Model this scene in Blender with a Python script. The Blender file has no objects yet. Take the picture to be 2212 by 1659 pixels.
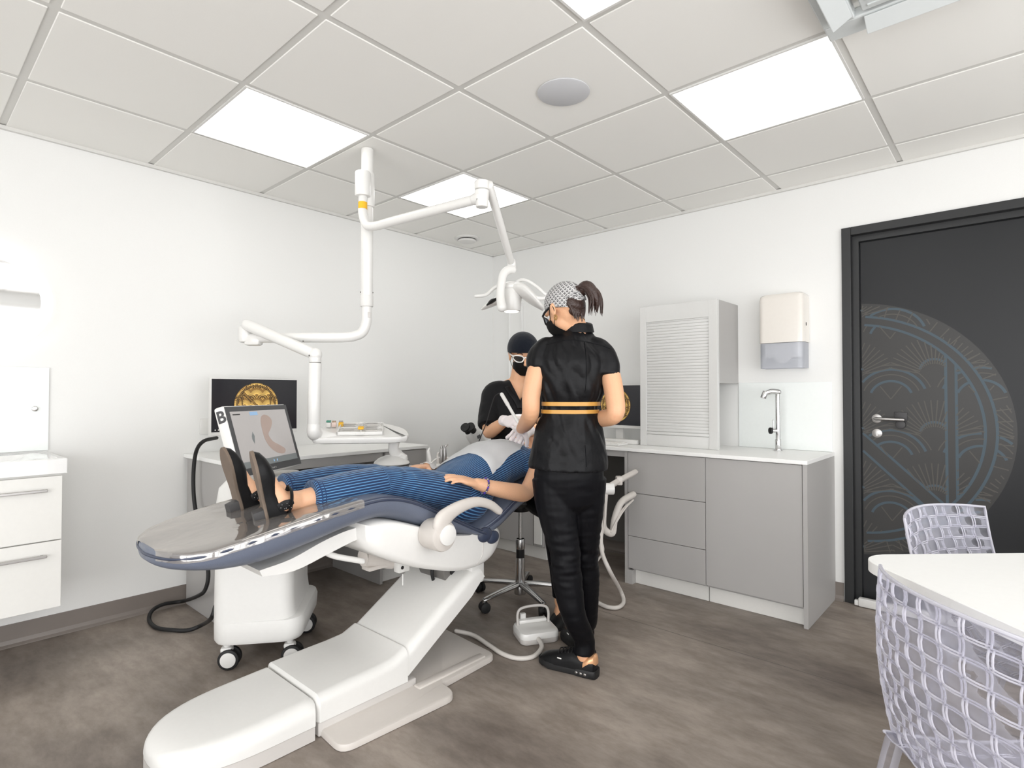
import bpy, bmesh, math, random
from mathutils import Vector, Matrix, noise
from mathutils.bvhtree import BVHTree
S = bpy.context.scene
COL = S.collection
PI = math.pi
random.seed(7)

# ------------------------------------------------------------ camera, world, exposure
F = 1219.0; CX, CY = 1106.0, 829.5                      # focal length and centre in pixels of the 2212x1659 frame
PITCH = math.radians(0.96); YAW = math.radians(41.9)
CAM = Vector((3.64, -3.79, 1.22))
D0 = Vector((-math.sin(YAW), math.cos(YAW), 0)); R0 = Vector((math.cos(YAW), math.sin(YAW), 0))
DV = D0*math.cos(PITCH) + Vector((0, 0, 1))*math.sin(PITCH); UV = R0.cross(DV)
cd = bpy.data.cameras.new('camera'); cam = bpy.data.objects.new('camera', cd); COL.objects.link(cam)
cd.sensor_width = 36; cd.lens = F/2212*36; cd.clip_start = 0.02
cam.matrix_world = Matrix(((R0.x, UV.x, -DV.x, CAM.x), (R0.y, UV.y, -DV.y, CAM.y), (R0.z, UV.z, -DV.z, CAM.z), (0, 0, 0, 1)))
S.camera = cam
W = bpy.data.worlds.new('world'); S.world = W; W.use_nodes = True
W.node_tree.nodes['Background'].inputs[0].default_value = (0.9, 0.95, 1, 1)
W.node_tree.nodes['Background'].inputs[1].default_value = 0.6
S.view_settings.view_transform = 'Standard'; S.view_settings.look = 'None'
S.view_settings.exposure = 0.02; S.view_settings.gamma = 1; S.view_settings.use_curve_mapping = False
PANEL_WATTS = 2.9 

def ray(x, y): return DV + R0*((x-CX)/F) - UV*((y-CY)/F)
def atx(x, y, X): v = ray(x, y); return CAM + v*((X-CAM.x)/v.x)
def aty(x, y, Y): v = ray(x, y); return CAM + v*((Y-CAM.y)/v.y)
def atz(x, y, Z): v = ray(x, y); return CAM + v*((Z-CAM.z)/v.z)
def atd(x, y, D): v = ray(x, y); return CAM + v*(D/v.dot(D0))
def V(*a): return Vector(a[0]) if len(a) == 1 else Vector(a)

# ------------------------------------------------------------ materials
def lin(c): return tuple(((x/255)/12.92 if x/255 <= .04045 else ((x/255+.055)/1.055)**2.4) for x in c)
def mat(name, rgb, rough=.5, metal=0, bump=0, bscale=60, vary=0.0, coat=0, sheen=0, sub=0, emit=0, emitc=None, trans=0, alpha=1, spec=.5):
    m = bpy.data.materials.new(name); m.use_nodes = True; nt = m.node_tree; b = nt.nodes['Principled BSDF']
    c = lin(rgb)
    b.inputs['Base Color'].default_value = (*c, 1); b.inputs['Roughness'].default_value = rough; b.inputs['Metallic'].default_value = metal
    b.inputs['Specular IOR Level'].default_value = spec; b.inputs['Coat Weight'].default_value = coat; b.inputs['Sheen Weight'].default_value = sheen
    b.inputs['Transmission Weight'].default_value = trans; b.inputs['Alpha'].default_value = alpha
    if sub:
        b.inputs['Subsurface Weight'].default_value = sub; b.inputs['Subsurface Radius'].default_value = (.02, .008, .004)
    if emit:
        b.inputs['Emission Color'].default_value = (*lin(emitc or rgb), 1); b.inputs['Emission Strength'].default_value = emit
    tc = nt.nodes.new('ShaderNodeTexCoord')
    n = nt.nodes.new('ShaderNodeTexNoise'); n.inputs['Scale'].default_value = bscale; n.inputs['Detail'].default_value = 3
    nt.links.new(tc.outputs['Object'], n.inputs['Vector'])
    hs = nt.nodes.new('ShaderNodeMix'); hs.data_type = 'RGBA'
    v = max(vary, .02)
    hs.inputs['A'].default_value = (*[x*(1-v) for x in c], 1); hs.inputs['B'].default_value = (*[min(1, x*(1+v)) for x in c], 1)
    nt.links.new(n.outputs['Fac'], hs.inputs['Factor']); nt.links.new(hs.outputs['Result'], b.inputs['Base Color'])
    if bump:
        bp = nt.nodes.new('ShaderNodeBump'); bp.inputs['Strength'].default_value = bump; bp.inputs['Distance'].default_value = .01
        nt.links.new(n.outputs['Fac'], bp.inputs['Height']); nt.links.new(bp.outputs['Normal'], b.inputs['Normal'])
    return m

M = dict(
 wall=mat('wall_paint', (231, 231, 229), .75, bump=.02, bscale=300, vary=.01),
 tile=mat('ceiling_tile', (238, 237, 233), .9, bump=.02, bscale=400, vary=.01),
 grid=mat('ceiling_grid', (214, 213, 209), .6),
 skirt=mat('vinyl_skirting', (122, 114, 108), .4, vary=.12, bscale=6),
 wtop=mat('white_worktop', (243, 243, 241), .35),
 cab=mat('grey_laminate', (172, 170, 168), .45, vary=.015, bscale=8),
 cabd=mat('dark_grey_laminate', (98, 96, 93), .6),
 cabw=mat('white_laminate', (228, 227, 223), .45),
 shut=mat('roller_shutter_foil', (216, 216, 214), .35, metal=.12),
 plas=mat('white_plastic', (226, 225, 222), .28, coat=.25),
 plasm=mat('matt_white_plastic', (221, 220, 217), .45),
 greige=mat('greige_plastic', (201, 195, 189), .4),
 lgrey=mat('light_grey_plastic', (198, 194, 190), .4),
 mech=mat('mechanism_metal', (120, 117, 114), .4, metal=.5),
 cush=mat('slate_blue_leather', (98, 105, 121), .36, bump=.12, bscale=350, vary=.06),
 cushd=mat('slate_blue_piping', (52, 60, 80), .4),
 chrome=mat('chrome', (215, 215, 215), .12, metal=1),
 alu=mat('polished_aluminium', (200, 200, 200), .22, metal=1),
 black=mat('black_plastic', (22, 22, 24), .4),
 rubber=mat('black_rubber', (20, 20, 21), .6),
 dgrey=mat('dark_grey_bezel', (72, 72, 74), .35),
 scrblk=mat('black_screen', (20, 20, 24), .2, emit=.35, emitc=(36, 36, 42)),
 gold=mat('gold_artwork', (132, 98, 46), .4, emit=.35, emitc=(124, 94, 46)),
 goldd=mat('dark_brown_artwork', (44, 32, 18), .5, emit=.2, emitc=(40, 28, 14)),
 goldl=mat('pale_gold_artwork', (206, 172, 96), .4, emit=.5, emitc=(206, 172, 96)),
 scr=mat('grey_scan_screen', (150, 146, 144), .2, emit=.5, emitc=(168, 164, 162)),
 scan=mat('scan_image_tan', (150, 134, 126), .4, emit=.4, emitc=(160, 140, 130)),
 scanb=mat('scan_button_blue', (130, 160, 190), .4, emit=.5, emitc=(130, 160, 190)),
 scang=mat('scan_bar_grey', (110, 114, 114), .4, emit=.3, emitc=(120, 126, 126)),
 skin=mat('skin', (218, 168, 132), .48, bump=.05, bscale=180, vary=.05, sub=.12),
 skinp=mat('skin_patient', (220, 172, 138), .48, bump=.06, bscale=160, vary=.06, sub=.12),
 lip=mat('lip', (190, 110, 100), .4),
 hair=mat('dark_brown_hair', (50, 32, 26), .4, vary=.3, bscale=120, bump=.4),
 brow=mat('brow_hair', (60, 42, 34), .7),
 blk=mat('black_cotton', (17, 17, 19), .62, bump=.25, bscale=28, vary=.12, sheen=.05, spec=.15),
 blk2=mat('black_cotton_tunic', (16, 16, 18), .42, bump=.5, bscale=16, vary=.1, spec=.17),
 trou=mat('black_satin_trouser', (9, 9, 13), .5, bump=.3, bscale=14, vary=.1, spec=.15),
 navy=mat('navy_cap', (17, 22, 32), .8, bump=.3, bscale=40, sheen=.15, spec=.15),
 mask=mat('black_mask', (20, 19, 19), .7, spec=.15),
 belt=mat('gold_belt', (196, 146, 70), .45),
 glove=mat('white_glove', (232, 224, 224), .5, sub=.1),
 bib=mat('white_paper_bib', (250, 250, 250), .85, bump=.1, bscale=20),
 shoe=mat('black_shoe_leather', (26, 26, 27), .36, bump=.06, bscale=90, vary=.1, spec=.15),
 sole=mat('worn_brown_sole', (110, 96, 84), .7, vary=.15, bscale=30),
 heel=mat('black_heel', (58, 57, 58), .5),
 rose=mat('rose_gold_leather', (222, 170, 128), .3, metal=.5),
 yellow=mat('yellow_label', (235, 180, 30), .5),
 wframe=mat('white_glasses_frame', (240, 238, 234), .3),
 doorb=mat('black_door_laminate', (34, 35, 37), .42, vary=.03, bscale=4, spec=.3),
 doorf=mat('black_door_frame', (32, 33, 34), .42),
 embl=mat('door_emblem_line', (58, 74, 84), .5),
 embl2=mat('door_emblem_fine_line', (72, 69, 64), .5),
 embd=mat('door_emblem_disc', (44, 43, 42), .45),
 splash=mat('splash_glass', (234, 238, 236), .3),
 steel=mat('brushed_steel', (170, 168, 166), .3, metal=.9),
 spk=mat('speaker_grille', (200, 201, 204), .7, bump=.1, bscale=800),
 acw=mat('air_conditioner_white', (206, 210, 210), .5),
 lampoff=mat('white_diffuser', (255, 255, 255), .5),
 wood=mat('pale_wood_slat', (170, 148, 124), .5, vary=.15, bscale=12),
 mirror=mat('mirror_glass', (245, 246, 248), .03, metal=1),
 ringl=mat('lit_mirror_ring', (255, 254, 250), .4, emit=1.0),
 ceram=mat('white_ceramic', (240, 240, 239), .15, coat=.5),
 hose=mat('cream_hose', (205, 200, 194), .45),
 bone=mat('socket_cream', (228, 222, 206), .5),
 band=mat('bracelet_beads', (70, 60, 120), .3, vary=.6, bscale=90),
 cream=mat('cream_plastic', (226, 221, 214), .25, coat=.3),
 pink=mat('pale_resin', (226, 205, 196), .4),
)
def emission(name, rgb, s):
    m = bpy.data.materials.new(name); m.use_nodes = True; nt = m.node_tree
    nt.nodes.remove(nt.nodes['Principled BSDF']); e = nt.nodes.new('ShaderNodeEmission')
    e.inputs[0].default_value = (*rgb, 1); e.inputs[1].default_value = s
    nt.links.new(e.outputs[0], nt.nodes['Material Output'].inputs[0]); return m
M['panel'] = emission('ceiling_panel_light', (1, .985, .96), PANEL_WATTS)
M['day'] = emission('frosted_daylit_pane', (.985, .99, 1), 5.2)  # added fill light on the unseen front wall
M['day2'] = emission('dim_frosted_pane', (.985, .99, 1), 4.6)  # added fill light on the unseen right wall

def clear_mat(name, rgb, alpha, rough=.08, emitless=True):
    m = bpy.data.materials.new(name); m.use_nodes = True; nt = m.node_tree; b = nt.nodes['Principled BSDF']
    b.inputs['Base Color'].default_value = (*lin(rgb), 1); b.inputs['Roughness'].default_value = rough
    tr = nt.nodes.new('ShaderNodeBsdfTransparent'); tr.inputs[0].default_value = (.95, .95, .97, 1)
    mx = nt.nodes.new('ShaderNodeMixShader'); fr = nt.nodes.new('ShaderNodeLayerWeight'); fr.inputs[0].default_value = .35
    ma = nt.nodes.new('ShaderNodeMath'); ma.operation = 'MULTIPLY_ADD'; ma.inputs[1].default_value = .38; ma.inputs[2].default_value = alpha; ma.use_clamp = True
    nt.links.new(fr.outputs['Fresnel'], ma.inputs[0])
    nt.links.new(ma.outputs[0], mx.inputs[0]); nt.links.new(tr.outputs[0], mx.inputs[1]); nt.links.new(b.outputs[0], mx.inputs[2])
    nt.links.new(mx.outputs[0], nt.nodes['Material Output'].inputs[0]); return m
M['clear'] = clear_mat('clear_polycarbonate', (205, 205, 214), .05)
M['clearrim'] = clear_mat('clear_polycarbonate_ridge', (232, 231, 240), .48, .12)
M['film'] = clear_mat('clear_plastic_film', (196, 190, 184), .16, .04)
def film_mat():
    m = bpy.data.materials.new('glossy_clear_film'); m.use_nodes = True; nt = m.node_tree; nt.nodes.remove(nt.nodes['Principled BSDF'])
    N = nt.nodes.new; L = nt.links.new
    tr = N('ShaderNodeBsdfTransparent'); gl = N('ShaderNodeBsdfGlossy'); gl.inputs['Roughness'].default_value = .07; gl.inputs['Color'].default_value = (.93, .9, .87, 1)
    fr = N('ShaderNodeFresnel'); fr.inputs[0].default_value = 1.7; tc = N('ShaderNodeTexCoord'); n = N('ShaderNodeTexNoise'); n.inputs['Scale'].default_value = 5; n.inputs['Detail'].default_value = 3
    L(tc.outputs['Object'], n.inputs[0]); bp = N('ShaderNodeBump'); bp.inputs['Strength'].default_value = .35; bp.inputs['Distance'].default_value = .03; L(n.outputs['Fac'], bp.inputs['Height'])
    L(bp.outputs[0], gl.inputs['Normal']); L(bp.outputs[0], fr.inputs['Normal'])
    ma = N('ShaderNodeMath'); ma.operation = 'MULTIPLY_ADD'; ma.inputs[1].default_value = 1.3; ma.inputs[2].default_value = .12; ma.use_clamp = True; L(fr.outputs[0], ma.inputs[0])
    mx = N('ShaderNodeMixShader'); di = N('ShaderNodeBsdfDiffuse'); di.inputs[0].default_value = (*lin((206, 198, 190)), 1); m2 = N('ShaderNodeMixShader'); m2.inputs[0].default_value = .22; L(tr.outputs[0], m2.inputs[1]); L(di.outputs[0], m2.inputs[2])  # beige diffuse haze painted in for the pale reflections on the film
    L(ma.outputs[0], mx.inputs[0]); L(m2.outputs[0], mx.inputs[1]); L(gl.outputs[0], mx.inputs[2]); L(mx.outputs[0], nt.nodes['Material Output'].inputs[0]); return m
M['film'] = film_mat()
M['smoke'] = clear_mat('smoked_translucent_plastic', (196, 199, 206), .55, .1)
M['lens'] = clear_mat('tinted_lens', (60, 58, 56), .72, .05)
M['lensb'] = clear_mat('pale_lens', (150, 175, 195), .35, .05)

def floor_mat():
    m = bpy.data.materials.new('concrete_look_vinyl'); m.use_nodes = True; nt = m.node_tree; b = nt.nodes['Principled BSDF']
    N = nt.nodes.new; L = nt.links.new
    tc = N('ShaderNodeTexCoord'); mp = N('ShaderNodeMapping'); mp.inputs['Scale'].default_value = (.8, 1.7, 1); mp.inputs['Rotation'].default_value = (0, 0, .25)
    L(tc.outputs['Object'], mp.inputs[0])
    n1 = N('ShaderNodeTexNoise'); n1.inputs['Scale'].default_value = 1.3; n1.inputs['Detail'].default_value = 7; n1.inputs['Roughness'].default_value = .62
    n2 = N('ShaderNodeTexNoise'); n2.inputs['Scale'].default_value = 7; n2.inputs['Detail'].default_value = 8; n2.inputs['Roughness'].default_value = .7
    mp2 = N('ShaderNodeMapping'); mp2.inputs['Scale'].default_value = (.9, 2.2, 1); L(tc.outputs['Object'], mp2.inputs[0])
    L(mp.outputs[0], n1.inputs[0]); L(mp2.outputs[0], n2.inputs[0])
    r1 = N('ShaderNodeValToRGB'); e = r1.color_ramp.elements
    e[0].position = .34; e[0].color = (*lin((112, 103, 96)), 1); e[1].position = .68; e[1].color = (*lin((172, 161, 151)), 1)
    L(n1.outputs['Fac'], r1.inputs[0])
    r2 = N('ShaderNodeValToRGB'); e = r2.color_ramp.elements
    e[0].position = .36; e[0].color = (.66, .64, .62, 1); e[1].position = .62; e[1].color = (1.0, 1.0, 1.0, 1)
    L(n2.outputs['Fac'], r2.inputs[0])
    mx = N('ShaderNodeMix'); mx.data_type = 'RGBA'; mx.blend_type = 'MULTIPLY'; mx.inputs['Factor'].default_value = .8
    L(r1.outputs[0], mx.inputs['A']); L(r2.outputs[0], mx.inputs['B'])
    # sheet seams along x at y = -1.96, -3.96, 0.04
    sp = N('ShaderNodeSeparateXYZ'); L(tc.outputs['Object'], sp.inputs[0])
    a = N('ShaderNodeMath'); a.operation = 'ADD'; a.inputs[1].default_value = 21.96; L(sp.outputs['Y'], a.inputs[0])
    md = N('ShaderNodeMath'); md.operation = 'MODULO'; md.inputs[1].default_value = 4.0; L(a.outputs[0], md.inputs[0])
    lt = N('ShaderNodeMath'); lt.operation = 'LESS_THAN'; lt.inputs[1].default_value = .004; L(md.outputs[0], lt.inputs[0])
    mx2 = N('ShaderNodeMix'); mx2.data_type = 'RGBA'; mx2.inputs['B'].default_value = (*lin((82, 76, 72)), 1)
    L(lt.outputs[0], mx2.inputs['Factor']); L(mx.outputs['Result'], mx2.inputs['A']); L(mx2.outputs['Result'], b.inputs['Base Color'])
    b.inputs['Roughness'].default_value = .42; b.inputs['Specular IOR Level'].default_value = .35
    bp = N('ShaderNodeBump'); bp.inputs['Strength'].default_value = .05; bp.inputs['Distance'].default_value = .01
    L(n2.outputs['Fac'], bp.inputs['Height']); L(bp.outputs[0], b.inputs['Normal'])
    return m
M['floor'] = floor_mat()

def stripe_mat():                                        # blue denim with thin pale pinstripes, driven by the stored 'stripe' length
    m = bpy.data.materials.new('pinstriped_denim'); m.use_nodes = True; nt = m.node_tree; b = nt.nodes['Principled BSDF']
    N = nt.nodes.new; L = nt.links.new
    at = N('ShaderNodeAttribute'); at.attribute_name = 'stripe'
    mu = N('ShaderNodeMath'); mu.operation = 'MULTIPLY'; mu.inputs[1].default_value = 2*PI/.0105; L(at.outputs['Fac'], mu.inputs[0])
    si = N('ShaderNodeMath'); si.operation = 'SINE'; L(mu.outputs[0], si.inputs[0])
    r = N('ShaderNodeValToRGB'); e = r.color_ramp.elements
    e[0].position = .35; e[0].color = (*lin((3, 40, 80)), 1); e[1].position = .97; e[1].color = (*lin((96, 150, 192)), 1)
    e2 = r.color_ramp.elements.new(.72); e2.color = (*lin((6, 60, 112)), 1)
    ad = N('ShaderNodeMath'); ad.operation = 'MULTIPLY_ADD'; ad.inputs[1].default_value = .5; ad.inputs[2].default_value = .5
    L(si.outputs[0], ad.inputs[0]); L(ad.outputs[0], r.inputs[0])
    tc = N('ShaderNodeTexCoord'); n = N('ShaderNodeTexNoise'); n.inputs['Scale'].default_value = 9; n.inputs['Detail'].default_value = 4; L(tc.outputs['Object'], n.inputs[0])
    rr = N('ShaderNodeValToRGB'); rr.color_ramp.elements[0].position = .35; rr.color_ramp.elements[0].color = (.78, .8, .85, 1); rr.color_ramp.elements[1].position = .65
    L(n.outputs['Fac'], rr.inputs[0])
    mx = N('ShaderNodeMix'); mx.data_type = 'RGBA'; mx.blend_type = 'MULTIPLY'; mx.inputs['Factor'].default_value = 1
    L(r.outputs[0], mx.inputs['A']); L(rr.outputs[0], mx.inputs['B']); L(mx.outputs['Result'], b.inputs['Base Color'])
    b.inputs['Roughness'].default_value = .8; b.inputs['Sheen Weight'].default_value = .2
    n3 = N('ShaderNodeTexNoise'); n3.inputs['Scale'].default_value = 16; n3.inputs['Detail'].default_value = 2; L(tc.outputs['Object'], n3.inputs[0])
    bp = N('ShaderNodeBump'); bp.inputs['Strength'].default_value = .4; bp.inputs['Distance'].default_value = .012
    L(n3.outputs['Fac'], bp.inputs['Height']); L(bp.outputs[0], b.inputs['Normal'])
    return m
M['denim'] = stripe_mat()

def cap_mat():                                           # grey weave of small dark lozenges, from stored cap_u / cap_v
    m = bpy.data.materials.new('lozenge_print_cotton'); m.use_nodes = True; nt = m.node_tree; b = nt.nodes['Principled BSDF']
    N = nt.nodes.new; L = nt.links.new
    def math_(op, a, bb, c=None):
        n = N('ShaderNodeMath'); n.operation = op
        for i, x in enumerate((a, bb, c)):
            if x is None: continue
            if isinstance(x, (int, float)): n.inputs[i].default_value = x
            else: L(x, n.inputs[i])
        return n.outputs[0]
    u = N('ShaderNodeAttribute'); u.attribute_name = 'cap_u'; v = N('ShaderNodeAttribute'); v.attribute_name = 'cap_v'
    k = 1/.0165
    p = math_('MULTIPLY', math_('ADD', u.outputs['Fac'], v.outputs['Fac']), k); q = math_('MULTIPLY', math_('SUBTRACT', u.outputs['Fac'], v.outputs['Fac']), k)
    fp = math_('FRACT', p, None); fq = math_('FRACT', q, None)
    a = math_('ABSOLUTE', math_('SUBTRACT', fp, .5), None); c = math_('ABSOLUTE', math_('SUBTRACT', fq, .5), None)
    d = math_('MAXIMUM', a, c)
    inside = math_('LESS_THAN', d, .36)
    bar = math_('LESS_THAN', math_('ABSOLUTE', math_('SUBTRACT', math_('SUBTRACT', fp, fq), .12), None), .12)
    notch = math_('MULTIPLY', inside, math_('SUBTRACT', 1.0, bar))
    mx = N('ShaderNodeMix'); mx.data_type = 'RGBA'; mx.inputs['A'].default_value = (*lin((190, 189, 188)), 1); mx.inputs['B'].default_value = (*lin((78, 77, 78)), 1)
    L(notch, mx.inputs['Factor']); L(mx.outputs['Result'], b.inputs['Base Color']); b.inputs['Roughness'].default_value = .85
    return m
M['cap'] = cap_mat()

# ------------------------------------------------------------ mesh helpers
def obj(name, bm, m, parent=None, smooth=True, mats=None):
    """link bm (world coordinates) as one mesh object, expressed in its thing's own frame"""
    me = bpy.data.meshes.new(name)
    if smooth:
        for f in bm.faces: f.smooth = True
    root = parent
    o = bpy.data.objects.new(name, me)
    if root is not None:
        mw = world_of(root)
        bmesh.ops.transform(bm, matrix=mw.inverted(), verts=bm.verts)
        o.parent = root
    else:
        xs = [v.co for v in bm.verts]
        c = Vector(((min(v.x for v in xs)+max(v.x for v in xs))/2, (min(v.y for v in xs)+max(v.y for v in xs))/2, min(v.z for v in xs)))
        bmesh.ops.translate(bm, verts=bm.verts, vec=-c); o.location = c
    bmesh.ops.recalc_face_normals(bm, faces=bm.faces)
    bm.to_mesh(me); bm.free()
    for mm in (mats or [m]): me.materials.append(mm)
    if smooth:
        try: me.set_sharp_from_angle(angle=math.radians(38))
        except Exception: pass
    COL.objects.link(o)
    return o
def world_of(o):
    mw = Matrix.LocRotScale(o.location, o.rotation_euler, o.scale)
    while o.parent is not None:
        o = o.parent; mw = Matrix.LocRotScale(o.location, o.rotation_euler, o.scale) @ mw
    return mw
def tag(o, label, cat, group=None, kind=None):
    o['label'] = label; o['category'] = cat
    if group: o['group'] = group
    if kind: o['kind'] = kind
    return o
def thing(name, label, cat, loc=(0, 0, 0), rz=0, group=None):
    o = bpy.data.objects.new(name, None); COL.objects.link(o); o.location = loc; o.rotation_euler = (0, 0, rz); o.empty_display_size = .05
    return tag(o, label, cat, group)
def struct(name, bm, m, label=None, cat=None, parent=None, mats=None, smooth=False):
    o = obj(name, bm, m, parent, smooth, mats)
    if parent is None:
        o['kind'] = 'structure'
        if label: o['label'] = label; o['category'] = cat
    return o
def NB(): return bmesh.new()
def box(bm, lo, hi, bev=0, seg=2, rot=None, mi=0):
    lo = V(lo); hi = V(hi); c = (lo+hi)/2; s = hi-lo
    t = bmesh.new(); bmesh.ops.create_cube(t, size=1)
    bmesh.ops.scale(t, vec=s, verts=t.verts)
    if bev: bmesh.ops.bevel(t, geom=t.edges[:], offset=min(bev, min(s)*.49), segments=seg, affect='EDGES', profile=.5)
    if rot: bmesh.ops.transform(t, matrix=rot.to_4x4() if isinstance(rot, Matrix) and len(rot) == 3 else rot, verts=t.verts)
    bmesh.ops.translate(t, vec=c, verts=t.verts)
    merge(bm, t, mi)
def merge(bm, t, mi=0):
    me = bpy.data.meshes.new('tmp')
    for f in t.faces: f.material_index = mi
    t.to_mesh(me); t.free(); bm.from_mesh(me); bpy.data.meshes.remove(me)
def obox(bm, c, ax, ay, az, s, bev=0, seg=2, mi=0):
    """oriented box: centre, three unit axes, sizes"""
    t = bmesh.new(); bmesh.ops.create_cube(t, size=1); bmesh.ops.scale(t, vec=s, verts=t.verts)
    if bev: bmesh.ops.bevel(t, geom=t.edges[:], offset=min(bev, min(s)*.49), segments=seg, affect='EDGES', profile=.5)
    m = Matrix(((ax[0], ay[0], az[0], c[0]), (ax[1], ay[1], az[1], c[1]), (ax[2], ay[2], az[2], c[2]), (0, 0, 0, 1)))
    bmesh.ops.transform(t, matrix=m, verts=t.verts); merge(bm, t, mi)
def cyl(bm, a, b, r, r2=None, n=24, bev=0, mi=0):
    a = V(a); b = V(b); d = (b-a); L = d.length; t = bmesh.new()
    bmesh.ops.create_cone(t, cap_ends=True, segments=n, radius1=r, radius2=r if r2 is None else r2, depth=L)
    if bev:
        es = [e for e in t.edges if abs(e.verts[0].co.z-e.verts[1].co.z) < 1e-6]
        bmesh.ops.bevel(t, geom=es, offset=bev, segments=2, affect='EDGES', profile=.5)
    q = Vector((0, 0, 1)).rotation_difference(d.normalized())
    bmesh.ops.transform(t, matrix=Matrix.Translation((a+b)/2) @ q.to_matrix().to_4x4(), verts=t.verts); merge(bm, t, mi)
def ball(bm, c, r, rot=None, u=20, v=14, mi=0):
    t = bmesh.new(); bmesh.ops.create_uvsphere(t, u_segments=u, v_segments=v, radius=1)
    s = r if hasattr(r, '__len__') else (r, r, r)
    m = Matrix.Translation(V(c)) @ (rot.to_4x4() if rot is not None else Matrix.Identity(4)) @ Matrix.Diagonal((*s, 1))
    bmesh.ops.transform(t, matrix=m, verts=t.verts); merge(bm, t, mi)
def cr(pts, k=6):
    """Catmull-Rom through pts (vectors of any length), k steps each"""
    P = [tuple(p) for p in pts]; n = len(P); out = []
    for i in range(n-1):
        p0 = P[i-1] if i > 0 else tuple(2*a-b for a, b in zip(P[0], P[1])); p1 = P[i]; p2 = P[i+1]
        p3 = P[i+2] if i+2 < n else tuple(2*a-b for a, b in zip(P[-1], P[-2]))
        for j in range(k):
            t = j/k
            out.append(tuple(.5*((2*b)+(-a+c)*t+(2*a-5*b+4*c-d)*t*t+(-a+3*b-3*c+d)*t**3) for a, b, c, d in zip(p0, p1, p2, p3)))
    out.append(P[-1]); return out
def tube(bm, pts, rad, n=14, k=6, ref=None, smooth=True, cap='round', mi=0, sq=None):
    """tube through pts; rad = number, list of numbers, or list of (ra, rb): ra along ref, rb across it"""
    m = len(pts)
    rr = rad if isinstance(rad, list) else [rad]*m
    rr = [(r if hasattr(r, '__len__') else (r, r)) for r in rr]
    Q = [tuple(V(p))+tuple(r) for p, r in zip(pts, rr)]
    if smooth and m > 2: Q = cr(Q, k)
    P = [Vector(q[:3]) for q in Q]; Rr = [(max(q[3], 1e-4), max(q[4], 1e-4)) for q in Q]
    T = []
    for i in range(len(P)):
        a = P[max(i-1, 0)]; b = P[min(i+1, len(P)-1)]; T.append((b-a).normalized())
    if cap == 'round':
        st = []
        r0 = min(Rr[0]); r1 = min(Rr[-1])
        for f in (.0, .35, .7): st.append((P[0]-T[0]*r0*math.cos(f*PI/2), tuple(x*max(.05, math.sin(f*PI/2)) for x in Rr[0]), T[0]))
        body = [(P[i], Rr[i], T[i]) for i in range(len(P))]
        en = []
        for f in (.7, .35, .0): en.append((P[-1]+T[-1]*r1*math.cos(f*PI/2), tuple(x*max(.05, math.sin(f*PI/2)) for x in Rr[-1]), T[-1]))
        R3 = st+body+en
    else: R3 = [(P[i], Rr[i], T[i]) for i in range(len(P))]
    up = V(ref) if ref is not None else None
    rings = []; prev = None
    for p, r, t in R3:
        if up is not None:
            a = up - t*up.dot(t)
            if a.length < 1e-3: a = prev or t.orthogonal()
        else:
            a = (prev - t*prev.dot(t)) if prev is not None else t.orthogonal()
        a = a.normalized(); prev = a; b = t.cross(a)
        ring = []
        for j in range(n):
            th = 2*PI*j/n; c_, s_ = math.cos(th), math.sin(th)
            if sq: c_ = math.copysign(abs(c_)**sq, c_); s_ = math.copysign(abs(s_)**sq, s_)
            ring.append(bm.verts.new(p+a*(c_*r[0])+b*(s_*r[1])))
        rings.append(ring)
    fs = []
    for A, B in zip(rings, rings[1:]):
        for j in range(n): fs.append(bm.faces.new((A[j], A[(j+1) % n], B[(j+1) % n], B[j])))
    fs.append(bm.faces.new(rings[0][::-1])); fs.append(bm.faces.new(rings[-1]))
    for f in fs: f.material_index = mi
def loft(bm, rings, closed=True, capends=True, mi=0):
    R = [[bm.verts.new(V(p)) for p in r] for r in rings]; n = len(R[0])
    for A, B in zip(R, R[1:]):
        for j in range(n if closed else n-1): bm.faces.new((A[j], A[(j+1) % n], B[(j+1) % n], B[j])).material_index = mi
    if capends and closed: bm.faces.new(R[0][::-1]).material_index = mi; bm.faces.new(R[-1]).material_index = mi
def prism(bm, pts, ex, bev=0, seg=3, mi=0):
    """closed 3-D outline pts, extruded by vector ex"""
    t = bmesh.new(); A = [t.verts.new(V(p)) for p in pts]; B = [t.verts.new(V(p)+V(ex)) for p in pts]; n = len(A)
    t.faces.new(A[::-1]); t.faces.new(B)
    for j in range(n): t.faces.new((A[j], A[(j+1) % n], B[(j+1) % n], B[j]))
    bmesh.ops.recalc_face_normals(t, faces=t.faces)
    if bev: bmesh.ops.bevel(t, geom=t.edges[:], offset=bev, segments=seg, affect='EDGES', profile=.5, clamp_overlap=True)
    merge(bm, t, mi)
def rrect(x0, y0, x1, y1, r, z, n=5):
    o = []
    for cx, cy, a in ((x1-r, y1-r, 0), (x0+r, y1-r, 90), (x0+r, y0+r, 180), (x1-r, y0+r, 270)):
        for i in range(n+1):
            t = math.radians(a+90*i/n); o.append((cx+r*math.cos(t), cy+r*math.sin(t), z))
    return o
def roundpoly(P, r, n=5):
    """round the corners of a 2-D polygon; r a number or list"""
    out = []; m = len(P)
    for i in range(m):
        p = Vector(P[i]).to_2d(); a = Vector(P[i-1]).to_2d(); b = Vector(P[(i+1) % m]).to_2d()
        ri = r[i] if isinstance(r, list) else r
        if ri < 1e-4: out.append(tuple(p)); continue
        u = (a-p).normalized(); v = (b-p).normalized()
        for j in range(n+1):
            t = j/n; q = (p+u*ri)*(1-t)**2 + p*2*t*(1-t) + (p+v*ri)*t*t; out.append(tuple(q))
    return out
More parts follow.
